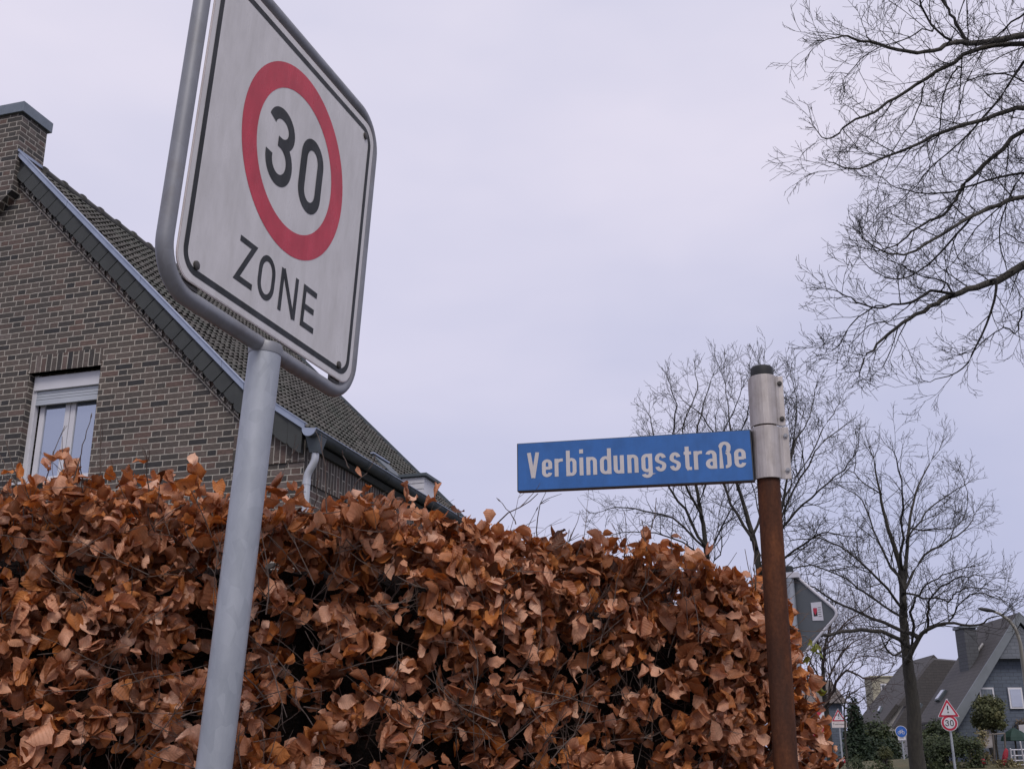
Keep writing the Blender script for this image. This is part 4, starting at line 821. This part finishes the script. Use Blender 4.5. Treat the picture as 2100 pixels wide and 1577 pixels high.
far_tree('bare multi-stemmed tree rising just left of the rusty post behind the blue sign', 21, 25, (1560, 1170),
 [([(1563, 1230), (1556, 1165), (1546, 1110), (1530, 1050), (1514, 1000), (1503, 930), (1496, 860), (1488, 790)], 12, 1, .5), ([(1560, 1180), (1580, 1110), (1606, 1030), (1622, 930), (1634, 850), (1628, 790)], 7, .9, -.8)],
 [([(1548, 1120), (1512, 1055), (1487, 990), (1478, 920), (1440, 850), (1400, 820)], 5, .8, 1), ([(1566, 1165), (1592, 1102), (1632, 1050), (1680, 1003), (1730, 960), (1758, 925)], 5, .8, -1), ([(1566, 1140), (1602, 1060), (1642, 980), (1692, 905), (1735, 870)], 4.5, .8, 1), ([(1585, 1165), (1650, 1113), (1700, 1092), (1745, 1100)], 4, .8, -1.5),
  ([(1606, 1030), (1660, 940), (1700, 860), (1720, 830)], 3, .7, 1.5), ([(1622, 930), (1660, 850), (1670, 800)], 2.4, .7, 1), ([(1503, 930), (1530, 860), (1555, 780)], 2.6, .7, -1), ([(1545, 1100), (1575, 1000), (1590, 900), (1580, 800), (1560, 750)], 4, .8, 1.4), ([(1570, 1180), (1640, 1160), (1700, 1170), (1750, 1160)], 3, .7, -1), ([(1514, 1000), (1560, 920), (1600, 840)], 2.6, .7, 0)], L=1.12, dens=1.9)
far_tree('bare tree with upright stems seen above the leaves below the middle of the blue sign', 31, 27, (1455, 1170),
 [([(1460, 1230), (1452, 1160), (1444, 1090), (1434, 1030), (1422, 960), (1428, 890), (1446, 820), (1462, 770)], 10, .9, .5)],
 [([(1447, 1120), (1402, 1045), (1372, 1000), (1348, 940), (1338, 880), (1330, 850)], 4.5, .8, 1), ([(1440, 1060), (1400, 980), (1380, 900), (1385, 830), (1375, 790)], 4, .8, -1), ([(1446, 1125), (1380, 1062), (1320, 1048), (1262, 1040), (1228, 1050)], 3.6, .7, 1), ([(1449, 1140), (1370, 1100), (1300, 1090), (1240, 1098)], 3, .7, -1),
  ([(1450, 1150), (1480, 1080), (1510, 1030), (1540, 1010)], 3, .7, -1), ([(1434, 1030), (1470, 930), (1500, 850), (1520, 800)], 3, .7, -1), ([(1422, 960), (1400, 880), (1430, 800), (1425, 760)], 2.8, .7, 1), ([(1460, 1160), (1480, 1120), (1475, 1070), (1480, 1030)], 2.4, .7, 1)], L=1.05, dens=1.85)
far_tree('bare tree with reddish twigs standing behind the diamond sign at the end of the hedge', 41, 33, (1700, 1577),
 [([(1706, 1600), (1700, 1520), (1694, 1450), (1688, 1390), (1690, 1340), (1700, 1290), (1712, 1240)], 13, 1.5, .5)],
 [([(1697, 1440), (1712, 1400), (1735, 1376), (1762, 1385), (1790, 1392), (1820, 1380)], 4.5, .8, -1), ([(1692, 1400), (1720, 1350), (1745, 1320), (1780, 1300)], 3.5, .8, 1), ([(1690, 1350), (1670, 1300), (1665, 1250), (1650, 1210)], 4, .8, -1), ([(1692, 1330), (1730, 1280), (1760, 1260), (1790, 1240)], 3, .8, 1), ([(1688, 1400), (1660, 1350), (1640, 1300)], 3, .8, 0), ([(1700, 1420), (1750, 1350), (1800, 1345)], 2.5, .7, 0), ([(1698, 1450), (1740, 1420), (1770, 1430)], 2, .7, 0)], L=1.5, dens=1.6, mc='bark_red')
sh = far_tree('slim bare shrub with pale stems between the brown roof and the evergreens', 51, 40, (1730, 1577),
 [([(1738, 1560), (1732, 1480), (1735, 1430), (1748, 1400), (1765, 1370)], 4, .8, .5)], [([(1733, 1450), (1715, 1420), (1712, 1390)], 2.2, .7, 0), ([(1738, 1430), (1765, 1410), (1790, 1400)], 2, .7, 0), ([(1734, 1440), (1760, 1440), (1780, 1425)], 1.8, .7, 0)], L=.9, dens=1.8, maxl=2, group='bare street trees')

# ------------------------------------------------------------------ leafy shrubs
def leafmat(name, cols, rough=.55, trans=.25, veins=False):
    m, nt, bs = newmat(name); at = nt.nodes.new('ShaderNodeAttribute'); at.attribute_name = 'leaf'; sp = nt.nodes.new('ShaderNodeSeparateColor'); nt.links.new(at.outputs['Color'], sp.inputs[0])
    c = ramp(nt, sp.outputs[0], cols); v = ocoord(nt); f = noise(nt, v, 38, 5, .7)
    c = mixc(nt, .7, c, ramp(nt, f, [(.3, (.62, .6, .6)), (.7, (1.2, 1.2, 1.2))]), 'MULTIPLY')
    if veins:
        uv = nt.nodes.new('ShaderNodeUVMap'); s2 = nt.nodes.new('ShaderNodeSeparateXYZ'); nt.links.new(uv.outputs[0], s2.inputs[0])
        av = mth(nt, 'ABSOLUTE', mth(nt, 'SUBTRACT', s2.outputs[1], .5)); ph = mth(nt, 'SUBTRACT', mth(nt, 'MULTIPLY', s2.outputs[0], 8.5), mth(nt, 'MULTIPLY', av, 4.2))
        wv = mth(nt, 'ABSOLUTE', mth(nt, 'SINE', mth(nt, 'MULTIPLY', ph, math.pi))); vm = mth(nt, 'MINIMUM', mth(nt, 'MULTIPLY', wv, 2.2), mth(nt, 'MULTIPLY', av, 22)); vm = mth(nt, 'MINIMUM', vm, 1)
        c = mixc(nt, mth(nt, 'MULTIPLY', mth(nt, 'SUBTRACT', 1, vm), .2), c, (.2, .075, .03)); bump(nt, mth(nt, 'ADD', wv, mth(nt, 'MULTIPLY', f, .6)), .001, bs, .6)
    nt.links.new(c, bs.inputs['Base Color']); bs.inputs['Roughness'].default_value = rough; bs.inputs['Specular IOR Level'].default_value = .3
    tr_ = nt.nodes.new('ShaderNodeBsdfTranslucent'); nt.links.new(mixc(nt, 1, c, (1.25, .85, .45) if veins else (1, 1.1, .6), 'MULTIPLY'), tr_.inputs['Color']); mxs = nt.nodes.new('ShaderNodeMixShader'); mxs.inputs[0].default_value = trans
    nt.links.new(bs.outputs[0], mxs.inputs[1]); nt.links.new(tr_.outputs[0], mxs.inputs[2]); nt.links.new(mxs.outputs[0], nt.nodes['Material Output'].inputs['Surface']); return m
def scatter(name, templates, C_, R_, S_, colr, m, parent, uvs=None, smooth=True):
    """C_ centres (n,3), R_ rotations (n,3,3), S_ scales (n,), templates list of (V (k,3), F (f,4))"""
    nT = len(templates); k = len(templates[0][0]); Fq = templates[0][1]; T = np.array([t[0] for t in templates]); n = len(C_); idx = np.arange(n) % nT
    V = np.einsum('nij,nkj->nki', R_, T[idx])*S_[:, None, None]+C_[:, None, :]; Fa = (Fq[None]+(np.arange(n)*k)[:, None, None]).reshape(-1, Fq.shape[1])
    o = npmesh(name, V.reshape(-1, 3), Fa, m, parent, smooth); me = o.data
    at = me.color_attributes.new('leaf', 'FLOAT_COLOR', 'POINT'); c4 = np.ones((n, k, 4), np.float32); c4[:, :, 0] = colr[:, None]; at.data.foreach_set('color', c4.ravel())
    if uvs is not None:
        uv = me.uv_layers.new(name='UVMap'); L_ = uvs[Fq.reshape(-1)]; uv.data.foreach_set('uv', np.tile(L_, (n, 1)).astype(np.float32).ravel())
    return o
def frames(nrm, tip, r):
    """rotation matrices with local x = tip direction, z = leaf normal"""
    nrm = nrm/np.linalg.norm(nrm, axis=1, keepdims=True); x = tip-nrm*np.sum(tip*nrm, 1, keepdims=True); x /= np.linalg.norm(x, axis=1, keepdims=True)+1e-9; y = np.cross(nrm, x); return np.stack([x, y, nrm], -1)
quadT = [(np.array([(0, -.0, 0), (.5, -.28, .05*s), (1, 0, -.05), (.5, .28, .05*s)]), np.array([(0, 1, 2, 3)])) for s in (1, -2, 2)]
def bush(name, label, cat, box, D, thick, cols, n, size, seed, shape='round', stem=True, group=None):
    """box = (u0, v0, u1, v1) in the picture at distance D"""
    r = np.random.default_rng(seed); u0, v0, u1, v1 = box; c = dp((u0+u1)/2, (v0+v1)/2, D); hx = (u1-u0)/2*D/F; hz = (v1-v0)/2*D/F
    b = c*1; b[2] = gz(c[0], c[1]); o = thing(name, label, cat, b, group=group); nc = max(8, n//70)
    if shape == 'box': cc = r.uniform(-1, 1, (nc, 3)); ax_ = r.integers(0, 3, nc); cc[np.arange(nc), ax_] = np.sign(cc[np.arange(nc), ax_])*r.uniform(.8, 1, nc); cc[:, 1] = np.where(r.random(nc) < .5, -np.abs(cc[:, 1]), cc[:, 1])
    else:
        cc = r.normal(0, 1, (nc, 3)); cc /= np.linalg.norm(cc, axis=1, keepdims=True); cc *= r.uniform(.35, 1, (nc, 1))**.6
        if shape == 'cone': w_ = (1-(cc[:, 2]+1)/2*.8); cc[:, 0] *= w_*1.1; cc[:, 1] *= w_*1.1
    k = r.integers(0, nc, n); P = cc[k]*np.array([hx, thick, hz])*.86+r.normal(0, 1, (n, 3))*np.array([hx, thick, hz])*.085+r.normal(0, .04, (n, 3))
    nr = P/np.array([hx, thick, hz])+r.normal(0, .8, (n, 3))+np.array([0, -.2, .4]); tip = r.normal(0, 1, (n, 3))+np.array([0, 0, -.2])
    P = P+c; R_ = frames(nr, tip, r); col = np.clip(r.beta(2, 2, nc)[k]*.6+r.random(n)*.4, 0, 1)
    scatter('foliage', quadT, P, R_, size*r.uniform(.6, 1.3, n), col, leafmat(label[:20], cols, .6, .15), o, smooth=False)
    q = MB(); 
    for j in range(5): e_ = c+np.array([hx, thick, hz])*r.uniform(-.5, .5, 3); q.tube([b+np.array([r.uniform(-.1, .1), 0, -.1]), (b+e_)/2, e_], [.04, .03, .012], 6)
    q.build('stems', M['bark'], o, True)
    return o
GD = [(0, (.012, .02, .012)), (.5, (.022, .04, .022)), (1, (.05, .07, .035))]
GM = [(0, (.018, .028, .014)), (.5, (.04, .058, .024)), (1, (.09, .1, .04))]
GL = [(0, (.035, .042, .02)), (.5, (.075, .085, .035)), (1, (.15, .14, .06))]
GY = [(0, (.1, .09, .05)), (.5, (.18, .15, .08)), (1, (.3, .27, .14))]
bush('evergreen_shrub', 'tall dark evergreen shrub behind the left warning sign', 'shrub', (1716, 1424, 1800, 1660), 52, 1.2, GD, 9000, .17, 1, 'cone')
bush('evergreen_shrub', 'broad dark evergreen shrub between the left warning sign and the bicycle sign', 'shrub', (1750, 1466, 1856, 1670), 53, 1.3, GM, 13000, .17, 2)
bush('evergreen_shrub', 'dark low shrub in front of the broad evergreen below the bicycle sign', 'shrub', (1700, 1505, 1890, 1690), 51, 1.0, GD, 12000, .16, 3)
bush('topiary_shrub', 'small clipped round topiary on a bare stem left of the bicycle sign post', 'shrub', (1797, 1531, 1830, 1556), 36, .25, GL, 1500, .05, 4)
bush('low_hedge', 'low green clipped hedge at the bottom below the evergreens', 'hedge', (1735, 1550, 1830, 1640), 36, .5, GM, 4000, .07, 5, 'box')
bush('conifer', 'yellowish green conifer to the right of the big trunk', 'shrub', (1890, 1472, 1962, 1560), 38, 1.0, GM, 5000, .10, 6)
bush('clipped_hedge', 'dark green clipped garden hedge behind the post of the round 30 sign', 'hedge', (1893, 1512, 2008, 1640), 37, .9, GM, 13000, .09, 7, 'box')
bush('garden_shrub', 'rounded olive green shrub below the slate hung house windows', 'shrub', (1992, 1424, 2066, 1505), 39, 1.0, GL, 6500, .10, 8)
bush('dry_shrub', 'pale straw coloured shrub beside the grey garden board', 'shrub', (1975, 1494, 2050, 1575), 38, .7, GY, 900, .09, 9)
bush('dry_shrub', 'brownish shrub to the right of the rounded olive green shrub', 'shrub', (2056, 1462, 2110, 1510), 41, .8, [(0, (.05, .04, .03)), (.5, (.1, .075, .055)), (1, (.16, .13, .09))], 1500, .1, 10)
bush('dry_shrub', 'low tuft of straw coloured plants at the bottom right corner', 'shrub', (2015, 1555, 2110, 1600), 36, .6, GY, 1600, .08, 12)
# garden things
def thing_at(name, label, cat, u, v, d):
    c = dp(u, v, d); b = c*1; b[2] = gz(b[0], b[1]); return c, thing(name, label, cat, b)
c, o = thing_at('garden_board', 'grey weathered board leaning upright among the dry shrubs', 'board', 2026, 1512, 38.5); q = MB(); q.prism([dp(2014, 1497, 38.6), dp(2031, 1495, 38.6), dp(2039, 1531, 38.2), dp(2022, 1534, 38.2)][::-1], (0, .05, 0)); q.build('board', mat('weathered_board', (.27, .25, .25), (.2, .185, .18), 4, .8, vscale=(8, 1, 1)), o)
q = MB(); q.tube([dp(2005, 1508, 38), dp(2060, 1503, 38)], .025, 6); q.tube([dp(2060, 1503, 38), dp(2063, 1560, 38)], .03, 6); q.tube([dp(2036, 1503, 38), dp(2040, 1560, 38)], .03, 6); q.build('support_rail', mat('grey_wood', (.2, .18, .16), (.14, .12, .11), 5, .9), o)
c, o = thing_at('garden_parasol', 'folded dark green garden cover standing at the right edge', 'parasol', 2080, 1515, 39); q = MB(); gm2 = mat('green_cloth', (.016, .05, .04), (.008, .028, .022), 3, .8)
top_ = dp(2078, 1492, 39); n_ = 14; rr = [(0, .03), (-.12, .22), (-.3, .38), (-.42, .42)]
V = [(top_[0]+r_*(1+.18*(j % 2))*math.cos(2*math.pi*j/n_), top_[1]+r_*(1+.18*(j % 2))*math.sin(2*math.pi*j/n_), top_[2]+z) for z, r_ in rr for j in range(n_)]; q.add(V, [(k*n_+j, k*n_+(j+1) % n_, (k+1)*n_+(j+1) % n_, (k+1)*n_+j) for k in range(3) for j in range(n_)]+[tuple(range(n_))]); q.build('cover', gm2, o); q = MB(); q.tube([(top_[0], top_[1], gz(top_[0], top_[1])), (top_[0], top_[1], top_[2]+.05)], .03, 8); q.build('pole', M['bark'], o)
c, o = thing_at('garden_chair', 'white slatted garden bench frame at the right edge of the garden', 'garden bench', 2088, 1550, 36.5); q = MB(); k = 36.5
for a_, b_ in (((2072, 1534), (2077, 1575)), ((2079, 1536), (2085, 1577)), ((2092, 1520), (2103, 1575)), ((2108, 1534), (2112, 1575))): q.tube([dp(*a_, k), dp(*b_, k)], .022, 6)
q.build('frame', M['far_white'], o)
for v in (1537, 1549, 1559, 1568): q = MB(); q.tube([dp(2072+(v-1534)*.15, v, k), dp(2110, v-1, k+.2)], .02, 6); q.build('slat', M['far_white'], o)
c, o = thing_at('white_board', 'small white board at the right edge below the brown shrub', 'board', 2098, 1493, 40); q = MB(); q.prism([dp(2089, 1486, 40), dp(2108, 1484, 40), dp(2110, 1501, 40), dp(2091, 1503, 40)][::-1], (0, .03, 0)); q.build('panel', M['far_white'], o); q = MB(); q.tube([dp(2100, 1501, 40.1), dp(2102, 1570, 40.1)], .02, 6); q.build('post', M['galv'], o)
M['red_cloth'] = mat('crimson_cloth', (.36, .012, .03), (.14, .004, .012), 6, .7, bmp=.02)
def lump(name, label, cat, u, v, d, hx, hy, hz, seed, rotx=0):
    c, o = thing_at(name, label, cat, u, v, d); r = np.random.default_rng(seed); q = MB(); nu, nv = 14, 9; V = []
    for j in range(nv):
        th = math.pi*j/(nv-1)
        for i in range(nu): ph = 2*math.pi*i/nu; k = 1+.22*math.sin(3*ph+seed)*math.sin(2*th)+r.normal(0, .06); V.append((c[0]+hx*k*math.sin(th)*math.cos(ph)+rotx*hz*math.cos(th), c[1]+hy*k*math.sin(th)*math.sin(ph), c[2]+hz*math.cos(th)))
    q.add(V, [(j*nu+i, j*nu+(i+1) % nu, (j+1)*nu+(i+1) % nu, (j+1)*nu+i) for j in range(nv-1) for i in range(nu)]); q.build('folded_cloth', M['red_cloth'], o, True); return o
lump('folded_parasol', 'tall crimson folded garden parasol leaning beside the white bench', 'parasol', 2061, 1553, 37, .09, .09, .3, 3, .25)
lump('cushion', 'low crimson cushion on the ground among straw coloured plants', 'cushion', 2014, 1561, 37, .12, .1, .1, 5)
#@@PART4
# ------------------------------------------------------------------ beech hedge
hr = np.random.default_rng(42)
def leaf_template(seed):
    r = np.random.default_rng(seed); nu, nv = 8, 5; us = np.linspace(0, 1, nu); vs_ = np.linspace(-1, 1, nv); V = []; UV = []
    curl = r.normal(.2, 1.5); roll = r.normal(.5, 1.0); wav = r.uniform(.03, .085); tw = r.normal(0, .9); ph = r.uniform(0, 6); asp = r.uniform(.27, .37); side = r.normal(0, .15); crk = r.uniform(.01, .08)
    x = 0; z = 0; a = -curl*.35; cx = [0.]; cz = [0.]
    for i in range(1, nu): a += curl/(nu-1)+r.normal(0, .2); x += math.cos(a)/(nu-1); z += math.sin(a)/(nu-1); cx.append(x); cz.append(z)
    for i, u in enumerate(us):
        w_ = asp*(math.sin(math.pi*min(1, u**.86))**.72 if 0 < u < 1 else .0)*(1.06-.2*u); w_ = max(w_, .012)
        for v in vs_:
            rim = 1+.07*math.sin(9*math.pi*u+ph)*abs(v)+r.normal(0, .02)*abs(v); y = v*w_*rim; t = tw*(u-.4)
            zz = roll*abs(v)**1.5*w_*.9+wav*math.sin(5*math.pi*u+ph+(2 if v > 0 else 0))*abs(v)+crk*math.sin(7*u+3*v+ph)
            yy = y*math.cos(roll*abs(v)*.6); V.append((cx[i]+side*v*w_, yy*math.cos(t)-zz*math.sin(t), cz[i]+yy*math.sin(t)+zz*math.cos(t))); UV.append((u, (v+1)/2))
    i = np.arange(nv-1)[None]+np.arange(nu-1)[:, None]*nv
    return np.array(V), np.stack([i, i+nv, i+nv+1, i+1], -1).reshape(-1, 4), np.array(UV)
LT = [leaf_template(s) for s in range(40)]
BC = [(0, (.06, .02, .009)), (.12, (.14, .048, .018)), (.3, (.27, .095, .036)), (.5, (.48, .215, .115)), (.66, (.64, .33, .2)), (.82, (.8, .5, .35)), (.93, (.42, .15, .045)), (1, (.55, .21, .06))]
beech = leafmat('beech_leaf', BC, .46, .22, True)
# plan line of the front face and height of the top along it
hu = np.array([-500, -120, 40, 200, 400, 600, 800, 950, 1100, 1300, 1450, 1560, 1628]); hv = np.array([1000, 1000, 985, 985, 1010, 1025, 1035, 1068, 1095, 1132, 1160, 1190, 1215])
hd = np.interp(hu, [-500, 0, 1600], [2.55, 2.6, 3.22])
TP = np.array([dp(u, v, d) for u, v, d in zip(hu, hv, hd)]); seg_ = np.linalg.norm(np.diff(TP[:, :2], axis=0), axis=1); sc_ = np.concatenate([[0], np.cumsum(seg_)]); HL = sc_[-1]
def hline(s): return np.stack([np.interp(s, sc_, TP[:, k]) for k in range(3)], -1)
tan_ = np.stack([np.gradient(np.interp(np.linspace(0, HL, 60), sc_, TP[:, k])) for k in (0, 1)], -1); tan_ = tan_.mean(0); tan_ /= np.linalg.norm(tan_)
nout = np.array([tan_[1], -tan_[0]]); nout = nout if nout[1] < 0 else -nout; N3 = np.array([nout[0], nout[1], 0]); T3 = np.array([tan_[0], tan_[1], 0])
HT = .85                                            # hedge thickness
mid = hline(np.array([HL*.55]))[0]; hedge = thing('beech_hedge', 'dense copper brown beech hedge in winter leaf across the foreground', 'hedge', (mid[0]-N3[0]*HT/2, mid[1]-N3[1]*HT/2, 0))
def bulge(s, z): return .045*np.sin(s*3.1+z*4)+.035*np.sin(s*7.3-z*6+1)+.02*np.sin(s*15+z*11)
def place(n, zone, r):
    """positions and outward normals for leaves: front face, top or right end of the hedge"""
    if zone == 'front':
        s = r.uniform(0, HL, n); tp = hline(s); z = np.where(r.random(n) < .8, 1.32+(tp[:, 2]-1.32)*r.random(n), .15+1.2*r.random(n)); dep = -np.abs(r.normal(0, .1, n))+bulge(s, z)-.02; rnd = np.clip((z-(tp[:, 2]-.12))/.12, 0, 1)
        P = tp*1; P[:, 2] = z; P[:, :2] += nout*(dep-.10*rnd**2)[:, None]; nr = np.tile(N3, (n, 1))+np.array([0, 0, .35])+rnd[:, None]*np.array([0, 0, .8])
    elif zone == 'top':
        s = r.uniform(0, HL, n); tp = hline(s); k = r.random(n)**1.3*HT; P = tp*1; P[:, :2] -= nout*k[:, None]; P[:, 2] += r.normal(-.035, .035, n)+.02*np.sin(s*9+k*5)+.015*np.sin(s*23); nr = np.tile([0, 0, 1.], (n, 1))+N3*.4
    else:
        k = r.random(n)*HT; tp = hline(np.full(n, HL)); z = np.where(r.random(n) < .85, 1.3+(tp[:, 2]-1.3)*r.random(n)**.9, .15+1.2*r.random(n)); P = tp*1; P[:, 2] = z
        P += T3*(-.01+.13*np.clip((tp[:, 2]-z)/.6, 0, 1)+.02*np.sin(z*9+k*4)-np.abs(r.normal(0, .06, n)))[:, None]; P[:, :2] -= nout*k[:, None]; nr = np.tile(T3+N3*.4, (n, 1))+np.array([0, 0, .3])
    return P, nr
Ps, Ns = [], []
for zone, n in (('front', 19000), ('top', 3900), ('end', 2500)):
    P, nr = place(n, zone, hr)
    if zone == 'front':                             # gaps between the leaf clusters
        g_ = np.sin(P[:, 0]*17+np.sin(P[:, 2]*13)*2)*np.sin(P[:, 2]*19+np.sin(P[:, 0]*9)*2.2)+.5*np.sin(P[:, 0]*41+P[:, 2]*23)*np.sin(P[:, 2]*37-P[:, 0]*11); kp = hr.random(n) < np.clip(.56+.72*g_, .03, 1); P, nr = P[kp], nr[kp]
    Ps.append(P); Ns.append(nr)
P = np.concatenate(Ps); nr = np.concatenate(Ns); n = len(P)
nr = nr/np.linalg.norm(nr, axis=1, keepdims=True)+hr.normal(0, .62, (n, 3)); tip = hr.normal(0, .75, (n, 3))+np.array([0, 0, -.55])+N3*.35
order = hr.permutation(n); P, nr, tip = P[order], nr[order], tip[order]
size = np.clip(hr.normal(.051, .013, n), .024, .085)
clump = .5+.5*np.sin(P[:, 0]*6+P[:, 2]*9)*np.sin(P[:, 0]*2.7-P[:, 2]*5+2); col = np.clip(hr.normal(.55, .34, n)*.8+clump*.2, 0, .99)
og = hr.random(n) < .09+.1*(P[:, 2] > np.interp(P[:, 0], TP[:, 0], TP[:, 2])-.12); col[og] = hr.uniform(.9, 1, og.sum())  # more orange leaves near the top: backlit glow put into leaf colour
R_ = frames(nr, tip, hr); P = P-R_[:, :, 0]*size[:, None]*.45
fo = scatter('foliage', [(t[0], t[1]) for t in LT], P, R_, size, col, beech, hedge, LT[0][2])
# near-black core box: shade among the inner twigs put into its colour
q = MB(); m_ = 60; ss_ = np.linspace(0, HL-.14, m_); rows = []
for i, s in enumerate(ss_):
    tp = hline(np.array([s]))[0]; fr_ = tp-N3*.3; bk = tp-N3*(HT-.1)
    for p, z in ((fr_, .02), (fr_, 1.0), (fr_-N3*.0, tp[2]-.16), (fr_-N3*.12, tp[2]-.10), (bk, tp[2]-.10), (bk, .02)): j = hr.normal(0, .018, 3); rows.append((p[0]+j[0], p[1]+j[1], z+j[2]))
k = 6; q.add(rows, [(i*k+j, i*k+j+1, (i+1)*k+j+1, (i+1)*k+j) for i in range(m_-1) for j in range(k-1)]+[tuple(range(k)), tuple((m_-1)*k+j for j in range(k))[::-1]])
M['core'] = mat('hedge_core_shade', (.02, .013, .009), (.008, .005, .004), 30, .95, bmp=.02, bscale=60); q.build('inner_shade_core', M['core'], hedge)
# twigs
tw = Tree(5); r = tw.r
def twig(p, d, L, r0, kids=True, tilt=.15):
    m = 5; Q = [p]; 
    for j in range(m): d = unit(d+r.normal(0, .13, 3)+np.array([0, 0, tilt*.2])); Q.append(Q[-1]+d*L/m)
    Q = np.array(Q); R2 = np.linspace(r0, r0*.45, m+1); tw.B.append((Q, R2))
    if kids:
        for _ in range(r.integers(1, 4)): i = r.integers(1, m); twig(Q[i], unit(d+r.normal(0, .4, 3)), L*r.uniform(.2, .4), r0*.6, False)
    return Q
for _ in range(900):
    s = r.uniform(0, HL); tp = hline(np.array([s]))[0]; z = 1.25+(tp[2]-1.25)*r.random(); p = tp-N3*r.uniform(.02, .2); p = np.array([p[0], p[1], z]); twig(p, unit(N3*r.uniform(-.2, .8)+T3*r.normal(0, .6)+np.array([0, 0, r.uniform(-.2, 1.0)])), r.uniform(.08, .26), r.uniform(.0009, .0022))
tips = []
for _ in range(120):
    s = r.uniform(0, HL); tp = hline(np.array([s]))[0]-N3*r.uniform(.02, .5); Q = twig(tp-np.array([0, 0, .1]), unit(T3*r.normal(0, .35)+N3*r.normal(0, .2)+np.array([0, 0, 1.])), r.uniform(.09, .2) , r.uniform(.0009, .0017)); tips.append(Q)
special = [([(150, 985), (165, 930), (178, 885), (186, 858)], 2.62), ([(700, 1015), (735, 985), (770, 955), (768, 940)][:0] or [(720, 1010), (735, 985), (758, 962), (767, 942)], 2.7), ([(1058, 1075), (1045, 1050), (1026, 1028)], 2.85), ([(40, 985), (28, 960), (15, 915)], 2.58),
           ([(716, 960), (706, 940), (703, 932)], 2.75), ([(1327, 1130), (1322, 1100), (1318, 1075)], 2.98), ([(1378, 1135), (1377, 1100), (1380, 1060)], 3.0)]
for pts, d in special:
    Q = np.array([dp(u, v, d) for u, v in pts]); Q, R2 = tw.limb(Q, .0017, .0008, 3, .0012); tips.append(Q)
for _ in range(160):
    k_ = r.random()*HT; tp = hline(np.array([HL]))[0]-N3*k_; z = r.uniform(1.3, tp[2]); twig(np.array([tp[0], tp[1], z])+T3*.02, unit(T3+r.normal(0, .5, 3)+np.array([0, 0, .4])), r.uniform(.06, .16), r.uniform(.0009, .0018))
for Q in tips: d = unit(Q[-1]-Q[-2]); tw.B.append((np.array([Q[-1]-d*.002, Q[-1]+d*.005, Q[-1]+d*.014]), np.array([.0008, .0019, .0003])))
V, Fq = tw.mesh(.001); M['twig'] = mat('beech_twig', (.16, .12, .1), (.06, .04, .03), 40, .7); npmesh('twigs', V, Fq, M['twig'], hedge, True)
# buds and leaves on the protruding shoots
LP, LN, LTp, LS, LC = [], [], [], [], []
for Q in tips:
    d = unit(Q[-1]-Q[-2]); pass
    for _ in range(r.integers(0, 3) if Q is not tips[120] else 0):
        i = r.integers(1, len(Q)); LP.append(Q[i]); LN.append(unit(r.normal(0, 1, 3)+N3*.7)); LTp.append(unit(r.normal(0, .6, 3)+np.array([0, 0, .3]))); LS.append(r.uniform(.026, .048)); LC.append(r.uniform(.45, 1))
LP = np.array(LP); scatter('shoot_leaves', [(t[0], t[1]) for t in LT[5:]], LP, frames(np.array(LN), np.array(LTp), r), np.array(LS), np.array(LC), beech, hedge, LT[0][2])
# green sprig at the end of the hedge
sp_ = thing('green_sprig', 'small sprig of yellow-green leaves at the right end of the hedge', 'sprig', dp(1662, 1440, 3.3)*np.array([1, 1, 0])+np.array([0, 0, .0]))
q = MB(); b_ = dp(1650, 1460, 3.3); g0 = b_*1; g0[2] = .02; q.tube([g0, b_, dp(1658, 1370, 3.25), dp(1668, 1335, 3.22), dp(1672, 1318, 3.2)], [.004, .003, .0018, .0014, .001], 6); q.tube([dp(1658, 1370, 3.25), dp(1680, 1410, 3.2), dp(1686, 1420, 3.2)], [.0016, .0012, .0009], 5); q.build('stem', M['twig'], sp_, True)
Pg = np.array([dp(1668, 1338, 3.21), dp(1672, 1330, 3.2), dp(1672, 1340, 3.2), dp(1662, 1350, 3.22), dp(1658, 1345, 3.22), dp(1683, 1405, 3.2), dp(1664, 1325, 3.2)]); ng = np.array([(0, -1, .3), (.3, -1, .2), (.1, -.4, 1), (-.3, -1, .4), (0, -1, .1), (.2, -1, .3), (-.2, -1, .5)]); tg = np.array([(.4, 0, .9), (.9, 0, .3), (1, 0, 0), (-.7, 0, -.4), (-.3, 0, -.9), (.5, 0, -.9), (-.3, 0, 1)])
scatter('leaves', [(t[0], t[1]) for t in LT[8:15]], Pg, frames(ng, tg, r), np.array([.032, .03, .034, .03, .028, .04, .025]), np.array([.5, .7, .3, .6, .9, .4, .8]), leafmat('green_leaf', [(0, (.14, .2, .04)), (.5, (.25, .32, .07)), (1, (.36, .38, .12))], .5, .35, True), sp_, LT[0][2])
